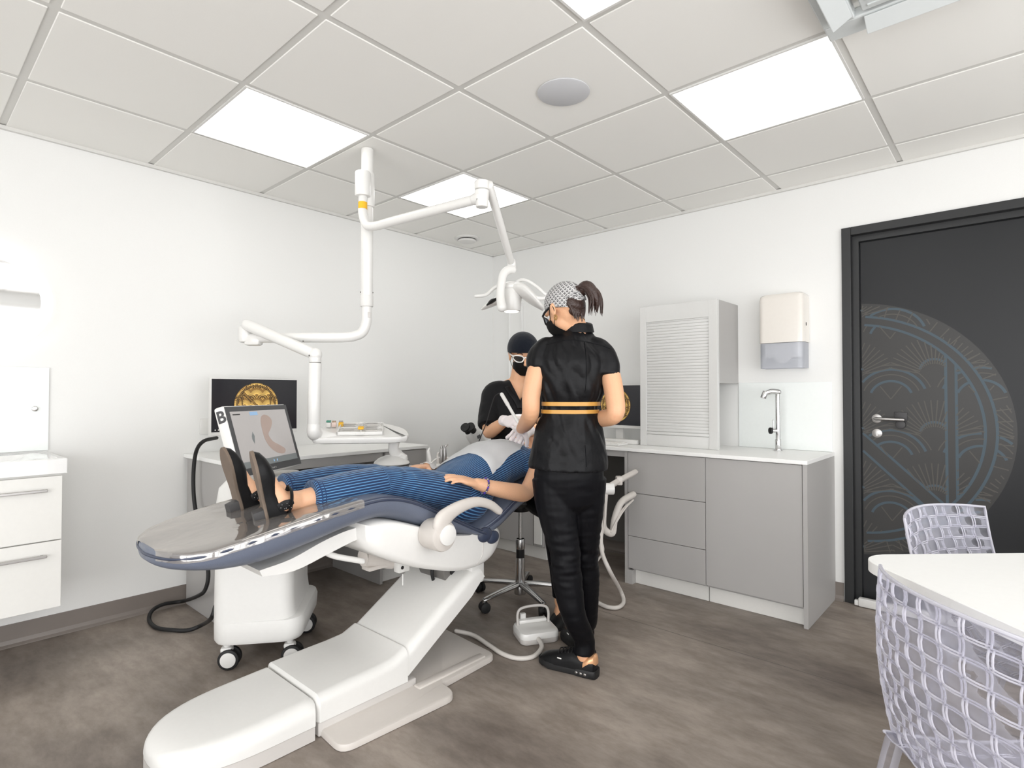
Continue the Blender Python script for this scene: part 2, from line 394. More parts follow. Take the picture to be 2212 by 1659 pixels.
def lathe(bm, c, prof, n=32, axis=(0, 0, 1), mi=0):
    q = Vector((0, 0, 1)).rotation_difference(V(axis).normalized()); rings = []
    for r, h in prof:
        rings.append([V(c)+q @ Vector((max(r, 1e-4)*math.cos(2*PI*j/n), max(r, 1e-4)*math.sin(2*PI*j/n), h)) for j in range(n)])
    loft(bm, rings, mi=mi)
def text_bm(s, size, origin, ax, ay, depth=.001, bold=0):
    cu = bpy.data.curves.new('txt', 'FONT'); cu.body = s; cu.size = size; cu.extrude = depth; cu.align_x = 'CENTER'; cu.align_y = 'CENTER'; cu.offset = bold
    o = bpy.data.objects.new('txt', cu); COL.objects.link(o); dg = bpy.context.evaluated_depsgraph_get()
    me = bpy.data.meshes.new_from_object(o.evaluated_get(dg)); bm = NB(); bm.from_mesh(me)
    bpy.data.objects.remove(o); bpy.data.curves.remove(cu); bpy.data.meshes.remove(me)
    ax = V(ax).normalized(); ay = V(ay).normalized(); az = ax.cross(ay)
    m = Matrix(((ax[0], ay[0], az[0], origin[0]), (ax[1], ay[1], az[1], origin[1]), (ax[2], ay[2], az[2], origin[2]), (0, 0, 0, 1)))
    bmesh.ops.transform(bm, matrix=m, verts=bm.verts); return bm
def organic(bm, voxel=.006, smooth=3, post=None):
    """fuse overlapping closed shapes into one continuous skin; returns a new bmesh"""
    me = bpy.data.meshes.new('org'); bmesh.ops.recalc_face_normals(bm, faces=bm.faces); bm.to_mesh(me); bm.free()
    o = bpy.data.objects.new('org', me); COL.objects.link(o)
    r = o.modifiers.new('r', 'REMESH'); r.mode = 'VOXEL'; r.voxel_size = voxel
    s = o.modifiers.new('s', 'SMOOTH'); s.iterations = smooth; s.factor = .5
    dg = bpy.context.evaluated_depsgraph_get(); e = o.evaluated_get(dg)
    m2 = bpy.data.meshes.new_from_object(e); bpy.data.objects.remove(o); bpy.data.meshes.remove(me)
    out = NB(); out.from_mesh(m2); bpy.data.meshes.remove(m2)
    if post:
        for v in out.verts: v.co = post(v.co.copy())
    return out

# ------------------------------------------------------------ the room
H = 2.51; X1 = 5.9; Y0 = -6.4
DX0, DX1, DZ = 2.90, 3.96, 2.165                          # door opening
bm = NB(); box(bm, (-.15, Y0-.15, -.1), (X1+.15, .3, 0)); struct('floor', bm, M['floor'], 'grey concrete-look vinyl floor', 'floor')
bm = NB(); box(bm, (-.15, Y0-.15, 0), (0, .15, H+.1)); struct('wall_left', bm, M['wall'], 'white wall behind desk and washbasin', 'wall')
bm = NB(); box(bm, (0, 0, 0), (DX0, .15, H+.1)); box(bm, (DX1, 0, 0), (X1+.15, .15, H+.1)); box(bm, (DX0, 0, DZ), (DX1, .15, H+.1))
struct('wall_back', bm, M['wall'], 'white wall with the black door', 'wall')
bm = NB(); box(bm, (X1, Y0-.15, 0), (X1+.15, 0, H+.1)); struct('wall_right', bm, M['wall'], 'white wall at the right', 'wall')
bm = NB(); box(bm, (0, Y0-.15, 0), (X1, Y0, H+.1)); struct('wall_front', bm, M['wall'], 'white wall facing the door', 'wall')
for n, (a, b, nx) in enumerate((((1.7, 0, .12), (5.7, 0, 2.3), 4), ((0, -5.6, .12), (0, -.9, 2.3), 4))):  # two framed glowing panes, added out of view to brighten ceiling and walls
    front = n == 0; bm = NB(); x0, x1 = (a[0], b[0]) if front else (a[1], b[1])
    def wb(bm, u0, u1, z0, z1, d0, d1): box(bm, (u0, Y0+d0, z0), (u1, Y0+d1, z1)) if front else box(bm, (X1-d1, u0, z0), (X1-d0, u1, z1))
    wb(bm, x0-.06, x1+.06, a[2]-.06, a[2], .001, .04); wb(bm, x0-.06, x1+.06, b[2], b[2]+.06, .001, .04)
    for k in range(nx+1): u = x0+(x1-x0)*k/nx; wb(bm, u-.03, u+.03, a[2], b[2], .001, .04)
    wf = struct('window_%d' % (n+1), bm, M['plasm'], 'daylit window behind the camera' if front else 'daylit window in the right wall', 'window')
    bm = NB(); wb(bm, x0, x1, a[2], b[2], .002, .012); obj('pane', bm, M['day' if front else 'day2'], wf, False)
gx = [.612+.6375*k for k in range(-1, 10)]; gy = [-.925-.6245*k for k in range(-2, 11)]
LIGHTS = [(0, 2), (0, 0), (3, 0), (3, 2), (3, 4), (6, 2), (6, 0), (6, 4)]     # cell index pairs
cellx = lambda i: (gx[i+1], gx[i+2]); celly = lambda j: (gy[j+3], gy[j+2])
lit = {(round(cellx(i)[0], 3), round(celly(j)[0], 3)) for i, j in LIGHTS}
AC = (round(gx[5], 3), round(celly(1)[0], 3))
bm = NB(); box(bm, (-.05, Y0-.05, H+.006), (X1+.05, .05, H+.08))
g = .014
for i in range(len(gx)-1):
    for j in range(len(gy)-1):
        x0, x1, y0, y1 = gx[i], gx[i+1], gy[j+1], gy[j]
        if (round(x0, 3), round(y0, 3)) in lit: continue
        x0 = max(x0, 0) if x0 < 0 else x0+g; x1 = min(x1-g, X1); y0 = max(y0+g, Y0); y1 = min(y1-g, 0)
        if x1-x0 < .03 or y1-y0 < .03: continue
        box(bm, (x0, y0, H+.001), (x1, y1, H+.0065), .003, 1, mi=1)
struct('ceiling', bm, M['grid'], 'suspended ceiling of pale square tiles', 'ceiling', mats=[M['grid'], M['tile']])
bm = NB()
for a, b in (((0.001, Y0, H-.016), (.020, 0, H+.002)), ((0, -.020, H-.016), (X1, -.001, H+.002))): box(bm, a, b)
struct('trim_1', bm, M['grid'], 'thin wall angle around the suspended ceiling', 'trim')
# coved vinyl skirting
def skirting(name, along, a, b, lbl):
    bm = NB(); prof = [(0, .105), (.006, .105), (.008, .03), (.014, .012), (.028, .003), (.03, .0005), (0, .0005)]
    P = []
    for d, z in prof: P.append((d, a, z) if along == 'y' else (a, -d, z))
    prism(bm, P, (0, b-a, 0) if along == 'y' else (b-a, 0, 0)); struct(name, bm, M['skirt'], lbl, 'skirting')
skirting('baseboard_left', 'y', Y0, -.001, 'grey vinyl skirting coved up the left wall')
skirting('baseboard_back', 'x', 0.03, DX0-.035, 'grey vinyl skirting coved up the back wall')
skirting('baseboard_right', 'x', DX1+.035, X1, 'grey vinyl skirting right of the door')

# emblem line art, in unit-radius coordinates
def emblem(fans=True, cut=None):
    """returns (heavy polylines, fine polylines) of a round art-deco emblem with an N-like monogram"""
    Hv, Fi = [], []
    def arc(cx, cy, r, a0, a1, n=28): return [(cx+r*math.cos(math.radians(a0+(a1-a0)*i/n)), cy+r*math.sin(math.radians(a0+(a1-a0)*i/n))) for i in range(n+1)]
    bar = lambda x, y: .615 < x < .665 or -.665 < x < -.615
    def diag(x, y):
        d = (x*.70+y*.715); return abs(d+.02) < .045 and -.62 < x < .62
    def clip(pl, out, ring=True):
        cur = []
        for x, y in pl:
            r = math.hypot(x, y)
            ok = r < .985 and not (ring and .83 < r < .895) and not (r < .83 and (bar(x, y) or diag(x, y)))
            if cut and not cut(x, y): ok = False
            if ok: cur.append((x, y))
            else:
                if len(cur) > 1: out.append(cur)
                cur = []
        if len(cur) > 1: out.append(cur)
    keep = cut or (lambda x, y: True)
    def raw(pl, out):
        cur = []
        for p in pl:
            if keep(*p): cur.append(p)
            else:
                if len(cur) > 1: out.append(cur)
                cur = []
        if len(cur) > 1: out.append(cur)
    raw(arc(0, 0, .83, 0, 360, 160), Hv); raw(arc(0, 0, .895, 0, 360, 160), Hv)
    for x in (.61, .67, -.61, -.67):
        h = math.sqrt(.83**2-x*x); raw([(x, -h+2*h*i/60) for i in range(61)], Hv)
    for s in (-.05, .05):
        raw([(-.60+1.2*i/60, (-(.02)+s-.70*(-.60+1.2*i/60))/.715) for i in range(61)], Hv)
    sx, sy = .54, .235
    for row in range(-4, 5):
        for col in range(-3, 4):
            cx = col*sx + (sx/2 if row % 2 else 0); base = row*sy
            if row % 2:
                for k, r in enumerate((.265, .23, .19, .14)): clip(arc(cx, base, r, 20, 160), Hv if k in (1, 3) else Fi)
                clip([(cx-.07+.07*i/6, base+.10-.10*i/6) for i in range(7)], Fi); clip([(cx+.07-.07*i/6, base+.10-.10*i/6) for i in range(7)], Fi)
            else:
                clip(arc(cx, base-.02, .085, 10, 170), Hv)
                for a in range(14, 167, 8):
                    c_, s_ = math.cos(math.radians(a)), math.sin(math.radians(a))
                    clip([(cx+c_*t, base-.06+s_*t) for t in [.09+.20*i/14 for i in range(15)]], Fi)
    for a in range(0, 360, 5):
        c_, s_ = math.cos(math.radians(a)), math.sin(math.radians(a))
        if (a//5) % 4: raw([(c_*t, s_*t) for t in (.90, .93, .96, .985)], Fi)
    return Hv, Fi
def ribbons(bm, pls, wd, o, ax, ay, sc, th=.0006, mi=0):
    """flat raised lines of width wd on the plane through o with axes ax, ay"""
    o = V(o); ax = V(ax); ay = V(ay); az = ax.cross(ay).normalized()
    for kk, pl in enumerate(pls):
        tk = th+.0000015*(kk % 60)
        n = len(pl); L = []
        for i in range(n):
            a = Vector(pl[max(i-1, 0)]); b = Vector(pl[min(i+1, n-1)]); d = (b-a)
            if d.length < 1e-9: d = Vector((1, 0))
            d = d.normalized(); p = Vector(pl[i])*sc; nrm = Vector((-d.y, d.x))*wd/2
            L.append((p+nrm, p-nrm))
        A = [(bm.verts.new(o+ax*u.x+ay*u.y+az*tk), bm.verts.new(o+ax*v.x+ay*v.y+az*tk)) for u, v in L]
        for (a, b), (c, d) in zip(A, A[1:]): bm.faces.new((a, c, d, b)).material_index = mi
def disc(bm, o, ax, ay, r, keep=None, th=.0004, mi=0, n=96):
    o = V(o); ax = V(ax); ay = V(ay); az = ax.cross(ay).normalized(); pts = []
    for i in range(n):
        a = 2*PI*i/n; x, y = r*math.cos(a), r*math.sin(a)
        if keep: x, y = keep(x, y)
        pts.append(o+ax*x+ay*y+az*th)
    bm.faces.new([bm.verts.new(p) for p in pts]).material_index = mi

# door: black frame, recessed black leaf with the round emblem
bm = NB()
fx0, fx1 = DX0-.03, DX1+.03
box(bm, (fx0, -.016, 0), (DX0+.018, 0.0, DZ+.03), .003); box(bm, (DX1-.018, -.016, 0), (fx1, 0, DZ+.03), .003); box(bm, (DX0+.018, -.016, DZ-.018), (DX1-.018, 0, DZ+.03), .003)
box(bm, (DX0+.001, -.001, 0), (DX0+.018, .15, DZ)); box(bm, (DX1-.018, -.001, 0), (DX1-.001, .15, DZ)); box(bm, (DX0+.018, -.001, DZ-.018), (DX1-.018, .15, DZ-.001))
box(bm, (DX0+.018, .03, 0), (DX0+.05, .15, DZ-.018)); box(bm, (DX1-.05, .03, 0), (DX1-.018, .15, DZ-.018)); box(bm, (DX0+.05, .03, DZ-.052), (DX1-.05, .15, DZ-.018))
door = struct('door_1', bm, M['doorf'], 'black door with a round art-deco emblem', 'door')
def dpart(name, bm, m, lbl=None, parent=door, mats=None, smooth=True):
    o = obj(name, bm, m, parent, smooth, mats)
    if lbl: o['label'] = lbl
    return o
LX0 = DX0+.054; LX1 = DX1-.054; LY = .05
bm = NB(); box(bm, (LX0, LY, .012), (LX1, LY+.045, DZ-.056), .002); leaf = dpart('door_leaf', bm, M['doorb'], smooth=False)
EC = (2.90, 1.015); ER = .735
cutf = lambda x, y: LX0+.004 < EC[0]+x*ER < LX1-.004
hv, fi = emblem(cut=cutf)
bm = NB(); disc(bm, (EC[0], LY, EC[1]), (1, 0, 0), (0, 0, 1), ER, keep=lambda x, y: (max(x, LX0+.003-EC[0]), y), th=.0006, mi=0)
for k, (pls, wd) in enumerate(((hv, .013), (fi, .0055))): ribbons(bm, pls, wd, (EC[0], LY, EC[1]), (1, 0, 0), (0, 0, 1), ER, th=.0012+.0003*k, mi=1+k)
dpart('door_emblem', bm, None, 'round art-deco emblem in dark blue-grey lines', leaf, [M['embd'], M['embl'], M['embl2']], smooth=False)
hx, hz = 3.03, 1.075
bm = NB(); cyl(bm, (hx, LY-.008, hz), (hx, LY, hz), .026, bev=.002); cyl(bm, (hx, LY-.05, hz), (hx, LY-.006, hz), .010)
tube(bm, [(hx, LY-.05, hz), (hx+.04, LY-.052, hz), (hx+.13, LY-.05, hz-.002)], .0095, smooth=False); dpart('door_handle', bm, M['steel'], 'brushed steel lever handle', leaf)
bm = NB(); cyl(bm, (hx, LY-.006, hz-.085), (hx, LY, hz-.085), .026, bev=.002); box(bm, (hx-.003, LY-.0075, hz-.1), (hx+.003, LY-.005, hz-.08)); dpart('lock_rosette', bm, M['steel'], 'round steel lock rosette', leaf)
bm = NB(); cyl(bm, (hx+.115, LY-.03, hz-.03), (hx+.115, LY, hz-.03), .024, bev=.003); box(bm, (hx+.085, LY-.012, hz-.01), (hx+.145, LY, hz+.04), .003); dpart('lock_knob', bm, M['heel'], 'dark thumb-turn lock', leaf)
bm = NB(); box(bm, (2.945, -.055, .004), (3.42, -.018, .052), .006); box(bm, (2.925, -.05, .006), (2.945, -.02, .035), .003)
o = obj('draught_excluder', bm, M['plasm']); tag(o, 'white bar lying on the floor along the foot of the black door', 'draught excluder')

# ceiling fittings
for n, (i, j) in enumerate(LIGHTS):
    (x0, x1), (y0, y1) = cellx(i), celly(j); x1 = min(x1, X1-.02)
    lbl = {(0, 2): 'square light panel in the ceiling nearest the left wall, before the white pole', (0, 0): 'square light panel in the ceiling behind the lamp arm, farthest from the camera',
           (3, 0): 'square light panel in the ceiling on the right, before the black door', (3, 2): 'square light panel cut off by the top edge of the photo'}.get((i, j))
    t = thing('ceiling_light', lbl or {(3, 4): 'square light panel in the ceiling above the camera', (6, 2): 'square light panel in the ceiling right of the air conditioner', (6, 0): 'square light panel in the ceiling right of the black door', (6, 4): 'square light panel in the ceiling by the right wall behind the camera'}[(i, j)], 'ceiling light', ((x0+x1)/2, (y0+y1)/2, H), group='square ceiling light panels')
    bm = NB(); box(bm, (x0+.018, y0+.018, H-.001), (x1-.018, y1-.018, H+.0055)); obj('diffuser', bm, M['panel'], t, False)
    bm = NB()
    for a, b in (((x0+.009, y0+.009), (x1-.009, y0+.018)), ((x0+.009, y1-.018), (x1-.009, y1-.009)), ((x0+.009, y0+.018), (x0+.018, y1-.018)), ((x1-.018, y0+.018), (x1-.009, y1-.018))):
        box(bm, (a[0], a[1], H-.002), (b[0], b[1], H+.0055))
    obj('frame', bm, M['plasm'], t, False)
bm = NB(); c = (2.206, -1.862); lathe(bm, (*c, H-.005), [(0, .006), (.107, .006), (.112, .003), (.112, 0), (.106, -.003), (0, -.005)], 48)
tag(obj('ceiling_speaker', bm, M['spk']), 'round pale grey speaker grille flush in a ceiling tile', 'speaker')
t = thing('ceiling_vent', 'round white air valve with a dark gap in the far corner of the ceiling', 'vent', (.24, -.56, H))
c = (.24, -.56)
bm = NB(); lathe(bm, (*c, H-.012), [(.045, .013), (.105, .013), (.105, .006), (.085, 0), (.07, .004), (.06, .012)], 40); obj('collar', bm, M['plasm'], t)
bm = NB(); lathe(bm, (*c, H-.03), [(0, .022), (.07, .016), (.074, .010), (.068, 0), (0, -.006)], 40); obj('valve_disc', bm, M['plasm'], t)
bm = NB(); cyl(bm, (*c, H-.012), (*c, H+.0), .062); obj('dark_throat', bm, M['black'], t)
# air conditioner cassette
ax0, ax1 = gx[5], gx[6]; ay0, ay1 = gy[4], gy[3]; zc = H-.035
t = thing('air_conditioner', 'white square air conditioning cassette in the ceiling, top right', 'air conditioner', ((ax0+ax1)/2, (ay0+ay1)/2, H))
bm = NB(); box(bm, (ax0-.01, ay0-.01, zc), (ax1+.01, ay0+.085, H+.002), .006); box(bm, (ax0-.01, ay1-.085, zc), (ax1+.01, ay1+.01, H+.002), .006)
box(bm, (ax0-.01, ay0+.085, zc), (ax0+.085, ay1-.085, H+.002), .004); box(bm, (ax1-.085, ay0+.085, zc), (ax1+.01, ay1-.085, H+.002), .004)
obj('frame', bm, M['acw'], t, False)
bm = NB(); box(bm, (ax0+.11, ay0+.11, zc-.002), (ax1-.11, ay1-.11, H), .004)
for k in range(12): box(bm, (ax0+.13, ay0+.13+k*.032, zc-.006), (ax1-.13, ay0+.14+k*.032, zc), .001)
obj('intake_grille', bm, M['acw'], t, False)
for a, b, r in (((ax0+.11, ay1-.085), (ax1-.11, ay1-.02), (-.5, 'X')), ((ax0+.11, ay0+.02), (ax1-.11, ay0+.085), (.5, 'X')), ((ax0+.02, ay0+.11), (ax0+.085, ay1-.11), (-.5, 'Y')), ((ax1-.085, ay0+.11), (ax1-.02, ay1-.11), (.5, 'Y'))):
    bm = NB(); box(bm, (a[0], a[1], zc-.022), (b[0], b[1], zc-.016), .002, rot=Matrix.Rotation(r[0], 3, r[1])); obj('louvre', bm, M['acw'], t, False)

# ------------------------------------------------------------ left wall: vanity, mirror, desk
VX = .43; VY1 = -3.232; VY0 = -4.05
t = thing('washbasin', 'white ceramic washbasin on the vanity unit, at the left edge', 'washbasin', (VX/2, (VY0+VY1)/2, .86))
bm = NB(); zt, zb_ = .928, .862
rings = [rrect(0.0, VY0-.005, VX+.005, VY1+.005, .006, zb_), rrect(0, VY0-.005, VX+.005, VY1+.005, .006, zt-.004), rrect(.003, VY0, VX, VY1, .008, zt),
         rrect(.10, VY0+.09, VX-.03, VY1-.10, .03, zt), rrect(.105, VY0+.095, VX-.036, VY1-.108, .03, zt-.006), rrect(.13, VY0+.13, VX-.07, VY1-.17, .04, zt-.05)]
loft(bm, rings); obj('basin', bm, M['ceram'], t)
bm = NB(); lathe(bm, (.30, -3.50, zt-.052), [(0, .003), (.018, .003), (.026, .006), (.030, .004), (.031, 0), (0, 0)], 28); obj('drain', bm, M['chrome'], t)
bm = NB(); cyl(bm, (.30, -3.50, zt-.049), (.30, -3.50, zt-.0475), .016); obj('drain_hole', bm, M['black'], t)
t = thing('vanity_unit', 'white wall-hung vanity unit with two drawers under the washbasin', 'vanity unit', (VX/2, (VY0+VY1)/2, .262))
y0, y1 = VY0+.015, VY1-.012
bm = NB(); box(bm, (0.001, y0, .262), (VX-.03, y1, .860)); obj('carcass', bm, M['cabw'], t, False)
for z0, z1 in ((.566, .850), (.264, .561)):
    bm = NB(); box(bm, (VX-.03, y0, z0), (VX-.008, y1, z1), .0015); d = obj('drawer_front', bm, M['cabw'], t, False)
    bm = NB(); box(bm, (VX+.012, y0+.08, z1-.065), (VX+.022, y1-.055, z1-.053), .002); box(bm, (VX-.008, y1-.075, z1-.063), (VX+.014, y1-.065, z1-.055)); box(bm, (VX-.008, y0+.1, z1-.063), (VX+.014, y0+.11, z1-.055))
    obj('handle', bm, M['steel'], d, False)
t = thing('round_mirror', 'round wall mirror in a broad lit white ring above the washbasin', 'mirror', (0, -3.468, 1.67))
mc = (.0, -3.468, 1.67)
bm = NB(); lathe(bm, mc, [(.20, .004), (.236, .004), (.245, .012), (.245, .034), (.238, .042), (.208, .042), (.2, .036), (.2, .004)], 72, (1, 0, 0)); obj('frame', bm, M['ringl'], t)
bm = NB(); cyl(bm, (.012, mc[1], mc[2]), (.022, mc[1], mc[2]), .201, n=72); obj('mirror_glass', bm, M['mirror'], t)
bm = NB(); cyl(bm, (.0015, mc[1], mc[2]), (.012, mc[1], mc[2]), .2, n=48); obj('backing', bm, M['plasm'], t)
t = thing('glass_splashback', 'pale glass splashback on the wall above the washbasin', 'splashback', (.004, -3.6, .93))
bm = NB(); box(bm, (.004, -4.02, .936), (.010, -3.232, 1.35), .001); obj('glass', bm, M['splash'], t, False)
bm = NB(); p = atx(75, 883, .012); cyl(bm, (.010, p.y, p.z), (.024, p.y, p.z), .013, bev=.002); obj('fixing', bm, M['chrome'], t)

# desk along the left wall
DYA, DYB, DXF, DZT = -2.60, -1.295, .62, .868
bm = NB(); box(bm, (.001, DYA-.012, DZT-.022), (DXF+.012, DYB+.004, DZT), .003); o = obj('desk_worktop', bm, M['wtop'], None, False); tag(o, 'long white worktop of the desk on the left wall', 'worktop')
t = thing('desk', 'grey desk carcass with kneehole and end panels under the white worktop on the left', 'desk', (.3, -1.95, 0))
bm = NB(); box(bm, (.032, DYA, .001), (DXF, DYA+.02, DZT-.022)); obj('end_panel', bm, M['cab'], t, False)
bm = NB(); box(bm, (.04, DYA+.02, DZT-.075), (DXF-.003, -1.66, DZT-.022)); obj('apron', bm, M['cab'], t, False)
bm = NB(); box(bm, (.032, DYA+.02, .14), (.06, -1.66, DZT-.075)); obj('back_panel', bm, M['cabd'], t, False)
t = thing('pedestal_cabinet', 'grey cabinet under the right end of the desk on the left wall', 'cabinet', (.3, -1.48, 0))
bm = NB(); box(bm, (.032, -1.66, .001), (DXF-.022, -1.64, DZT-.022)); box(bm, (.032, -1.318, .001), (DXF-.022, -1.298, DZT-.022)); box(bm, (.032, -1.64, .09), (DXF-.024, -1.318, DZT-.022)); obj('body', bm, M['cab'], t, False)
bm = NB(); box(bm, (DXF-.021, -1.636, .10), (DXF-.001, -1.3, DZT-.026), .0015); obj('door', bm, M['cab'], t, False)
bm = NB(); box(bm, (.1, -1.638, .001), (DXF-.06, -1.32, .088)); obj('plinth', bm, M['cabw'], t, False)

# monitor artwork
def screen_art(bm, c, ax, ay, w, h, clipx=None, frac=.43):
    r = h*frac
    disc(bm, c, ax, ay, r, th=.0008, mi=1)
    hv, fi = emblem()
    ribbons(bm, hv, r*.034, c, ax, ay, r, th=.0013, mi=2); ribbons(bm, fi, r*.016, c, ax, ay, r, th=.0015, mi=4)
def monitor(name, c, ax, w, h, lbl, base_z, bez=M['plasm'], icons=True):
    """c = screen centre; ax = its horizontal unit axis (viewer's right); faces ax x up"""
    ax = V(ax).normalized(); ay = Vector((0, 0, 1)); az = ax.cross(ay)*1.0
    t = thing(name, lbl, 'monitor', (c[0], c[1], base_z))
    c = V(c)
    bm = NB(); obox(bm, c-az*.017-ay*.008, ax, ay, az, (w+.012, h+.028, .03), .004); obox(bm, c-az*.045, ax, ay, az, (w*.5, h*.5, .04), .012); obj('casing', bm, bez, t)
    bm = NB(); obox(bm, c-az*.0005, ax, ay, az, (w, h, .003), 0); screen_art(bm, c+az*.0012, ax, ay, w, h)
    if icons:
        for k in range(4): disc(bm, c+az*.0012-ax*(w/2-.02-k*.018)-ay*(h/2-.012), ax, ay, .0035, n=10, mi=3)
    obj('screen', bm, None, t, False, [M['scrblk'], M['gold'], M['goldd'], M['wframe'], M['goldl']])
    bm = NB(); b = Vector((c.x, c.y, 0))-az*.06; obox(bm, Vector((b.x, b.y, base_z+.006)), ax, -az, ay, (.24, .17, .011), .004)
    obox(bm, Vector((b.x, b.y, (base_z+c.z)/2))-az*.0, ax, -az, ay, (.06, .018, c.z-base_z-.006), .004); obj('stand', bm, bez, t)
    return t
TL = atx(457.5, 818, .235); TR = atx(641, 820, .235); BL = atx(460, 934, .235)
w = abs(TR.y-TL.y); h = TL.z-BL.z-.0
monitor('desk_monitor', (.235, (TL.y+TR.y)/2, (TL.z+BL.z)/2), (0, 1, 0), w, h, 'desk monitor with a gold emblem on black, behind the tilted touch screen', DZT)
t = thing('wall_socket', 'white square wall socket left of the desk monitor', 'socket', (0, -2.48, 1.02))
bm = NB(); box(bm, (.0005, -2.525, .975), (.014, -2.43, 1.068), .004); obj('plate', bm, M['plasm'], t)
bm = NB(); box(bm, (.014, -2.475, 1.02), (.03, -2.445, 1.045), .003); obj('plug', bm, M['bone'], t)
bm = NB(); box(bm, (.014, -2.468, .998), (.034, -2.45, 1.014), .003); obj('connector', bm, M['black'], t)

# ------------------------------------------------------------ back wall: run of cabinets
CF = -.58; CT = .87
bm = NB(); box(bm, (.5, CF-.012, CT-.022), (2.822, -.001, CT), .003); o = obj('cabinet_worktop', bm, M['wtop'], None, False); tag(o, 'long white worktop on the grey cabinets along the back wall', 'worktop')
def cabinet(name, lbl, x0, x1, fronts, side=True):
    t = thing(name, lbl, 'cabinet', ((x0+x1)/2, -.3, 0))
    bm = NB(); box(bm, (x0, CF+.022, .092), (x1, -.035, CT-.022))
    obj('body', bm, M['cab'], t, False)
    bm = NB(); box(bm, (x0+.002, CF+.045, .001), (x1-.002, CF+.062, .09)); obj('plinth', bm, M['cabw'], t, False)
    for nm, a, b, z0, z1 in fronts:
        bm = NB(); box(bm, (a+.0015, CF, z0+.0015), (b-.0015, CF+.02, z1-.0015), .0012); obj(nm, bm, M['cab'], t, False)
    return t
t = cabinet('drawer_cabinet', 'grey cabinet with three handleless drawers left of the wide cupboard door', 1.78, 2.275, [('drawer_front', 1.762, 2.275, .584, .846), ('drawer_front', 1.762, 2.275, .308, .584), ('drawer_front', 1.762, 2.275, .102, .308)])
bm = NB(); box(bm, (1.738, CF, .001), (1.76, -.035, CT-.022)); o = obj('side_panel', bm, M['cab'], t, False)
bm = NB(); box(bm, (1.76, CF+.001, .001), (1.792, CF+.06, .09)); obj('plinth_return', bm, M['cab'], t, False)
t = cabinet('cupboard', 'grey base cupboard with one plain door under the tap', 2.277, 2.796, [('door', 2.275, 2.796, .104, .846)])
bm = NB(); box(bm, (2.798, CF-.004, .001), (2.82, -.001, CT-.022)); o = obj('end_panel', bm, M['cab'], t, False)
t = cabinet('low_cabinet', 'grey cabinet behind the stool, left part of the back run', .5, 1.06, [('drawer_front', .5, .97, .36, .846), ('drawer_front', .5, .97, .10, .36), ('filler', .972, 1.06, .10, .846)])
bm = NB(); box(bm, (.985, CF-.012, .12), (1.055, CF-.001, .35), .003); o = obj('white_outlet_box', bm, M['cabw'], t, False); o['label'] = 'white outlet strip'
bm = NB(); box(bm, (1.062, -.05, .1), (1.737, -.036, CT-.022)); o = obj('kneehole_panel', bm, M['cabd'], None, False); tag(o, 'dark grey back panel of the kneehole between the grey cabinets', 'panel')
bm = NB(); box(bm, (1.062, CF+.01, CT-.062), (1.737, CF+.03, CT-.022)); o = obj('apron_rail', bm, M['cab'], None, False); tag(o, 'grey rail under the worktop above the kneehole', 'rail')

# roller shutter cupboard on the worktop
SX0, SX1, SY = 1.725, 2.258, -.35; SZ0, SZ1, SZH = CT+.001, 1.805, 1.285
t = thing('roller_shutter_cupboard', 'grey cupboard with a closed roller shutter standing on the worktop', 'cupboard', ((SX0+SX1)/2, -.17, CT))
bm = NB(); box(bm, (SX0, SY, SZ0), (SX0+.045, SY+.03, SZ1), .001); box(bm, (SX1-.055, SY, SZ0), (SX1, SY+.03, SZ1), .001); box(bm, (SX0+.045, SY+.001, 1.70), (SX1-.055, SY+.03, SZ1), .001); obj('front_frame', bm, M['shut'], t, False)
bm = NB(); box(bm, (SX1-.018, SY+.03, SZH), (SX1, -.001, SZ1)); box(bm, (SX0, SY+.03, SZH), (SX0+.018, -.001, SZ1)); box(bm, (SX0+.018, SY+.03, SZ1-.018), (SX1-.018, -.001, SZ1)); box(bm, (SX0+.018, SY+.06, SZH), (SX1-.018, -.001, SZH+.018)); obj('carcass', bm, M['cab'], t, False)
bm = NB(); zz = SZ0+.075; box(bm, (SX0+.045, SY+.006, SZ0), (SX1-.055, SY+.02, zz), .002); box(bm, (SX0+.045, SY+.002, zz+.002), (SX1-.055, SY+.02, zz+.02), .004)
zz += .022
while zz < 1.70: box(bm, (SX0+.045, SY+.009, zz), (SX1-.055, SY+.02, min(zz+.0192, 1.702)), .002, 2); zz += .0195
obj('shutter', bm, M['shut'], t)
# glass splash, tap, towel dispenser
bm = NB(); box(bm, (SX1+.004, -.008, CT+.001), (2.812, -.001, 1.29), .001); o = obj('glass_splashback', bm, M['splash'], None, False); tag(o, 'pale glass splashback behind the tall chrome tap', 'splashback')
t = thing('tap', 'tall slim chrome tap standing on the white worktop', 'tap', (2.55, -.12, CT))
tx, ty = 2.54, -.12
bm = NB(); cyl(bm, (tx, ty, CT), (tx, ty, CT+.008), .026, bev=.002); tube(bm, [(tx, ty, CT+.005), (tx, ty, 1.225)], (.014), smooth=False); cyl(bm, (tx+.001, ty, CT+.005), (tx, ty, CT+.07), .017, bev=.002); obj('column', bm, M['chrome'], t)
bm = NB(); tube(bm, [(tx+.005, ty, 1.228), (tx-.03, ty-.012, 1.232), (tx-.058, ty-.028, 1.222)], [.017, .017, .016]); cyl(bm, (tx-.062, ty-.028, 1.232), (tx-.075, ty-.036, 1.19), .017, bev=.002); obj('spout', bm, M['chrome'], t)
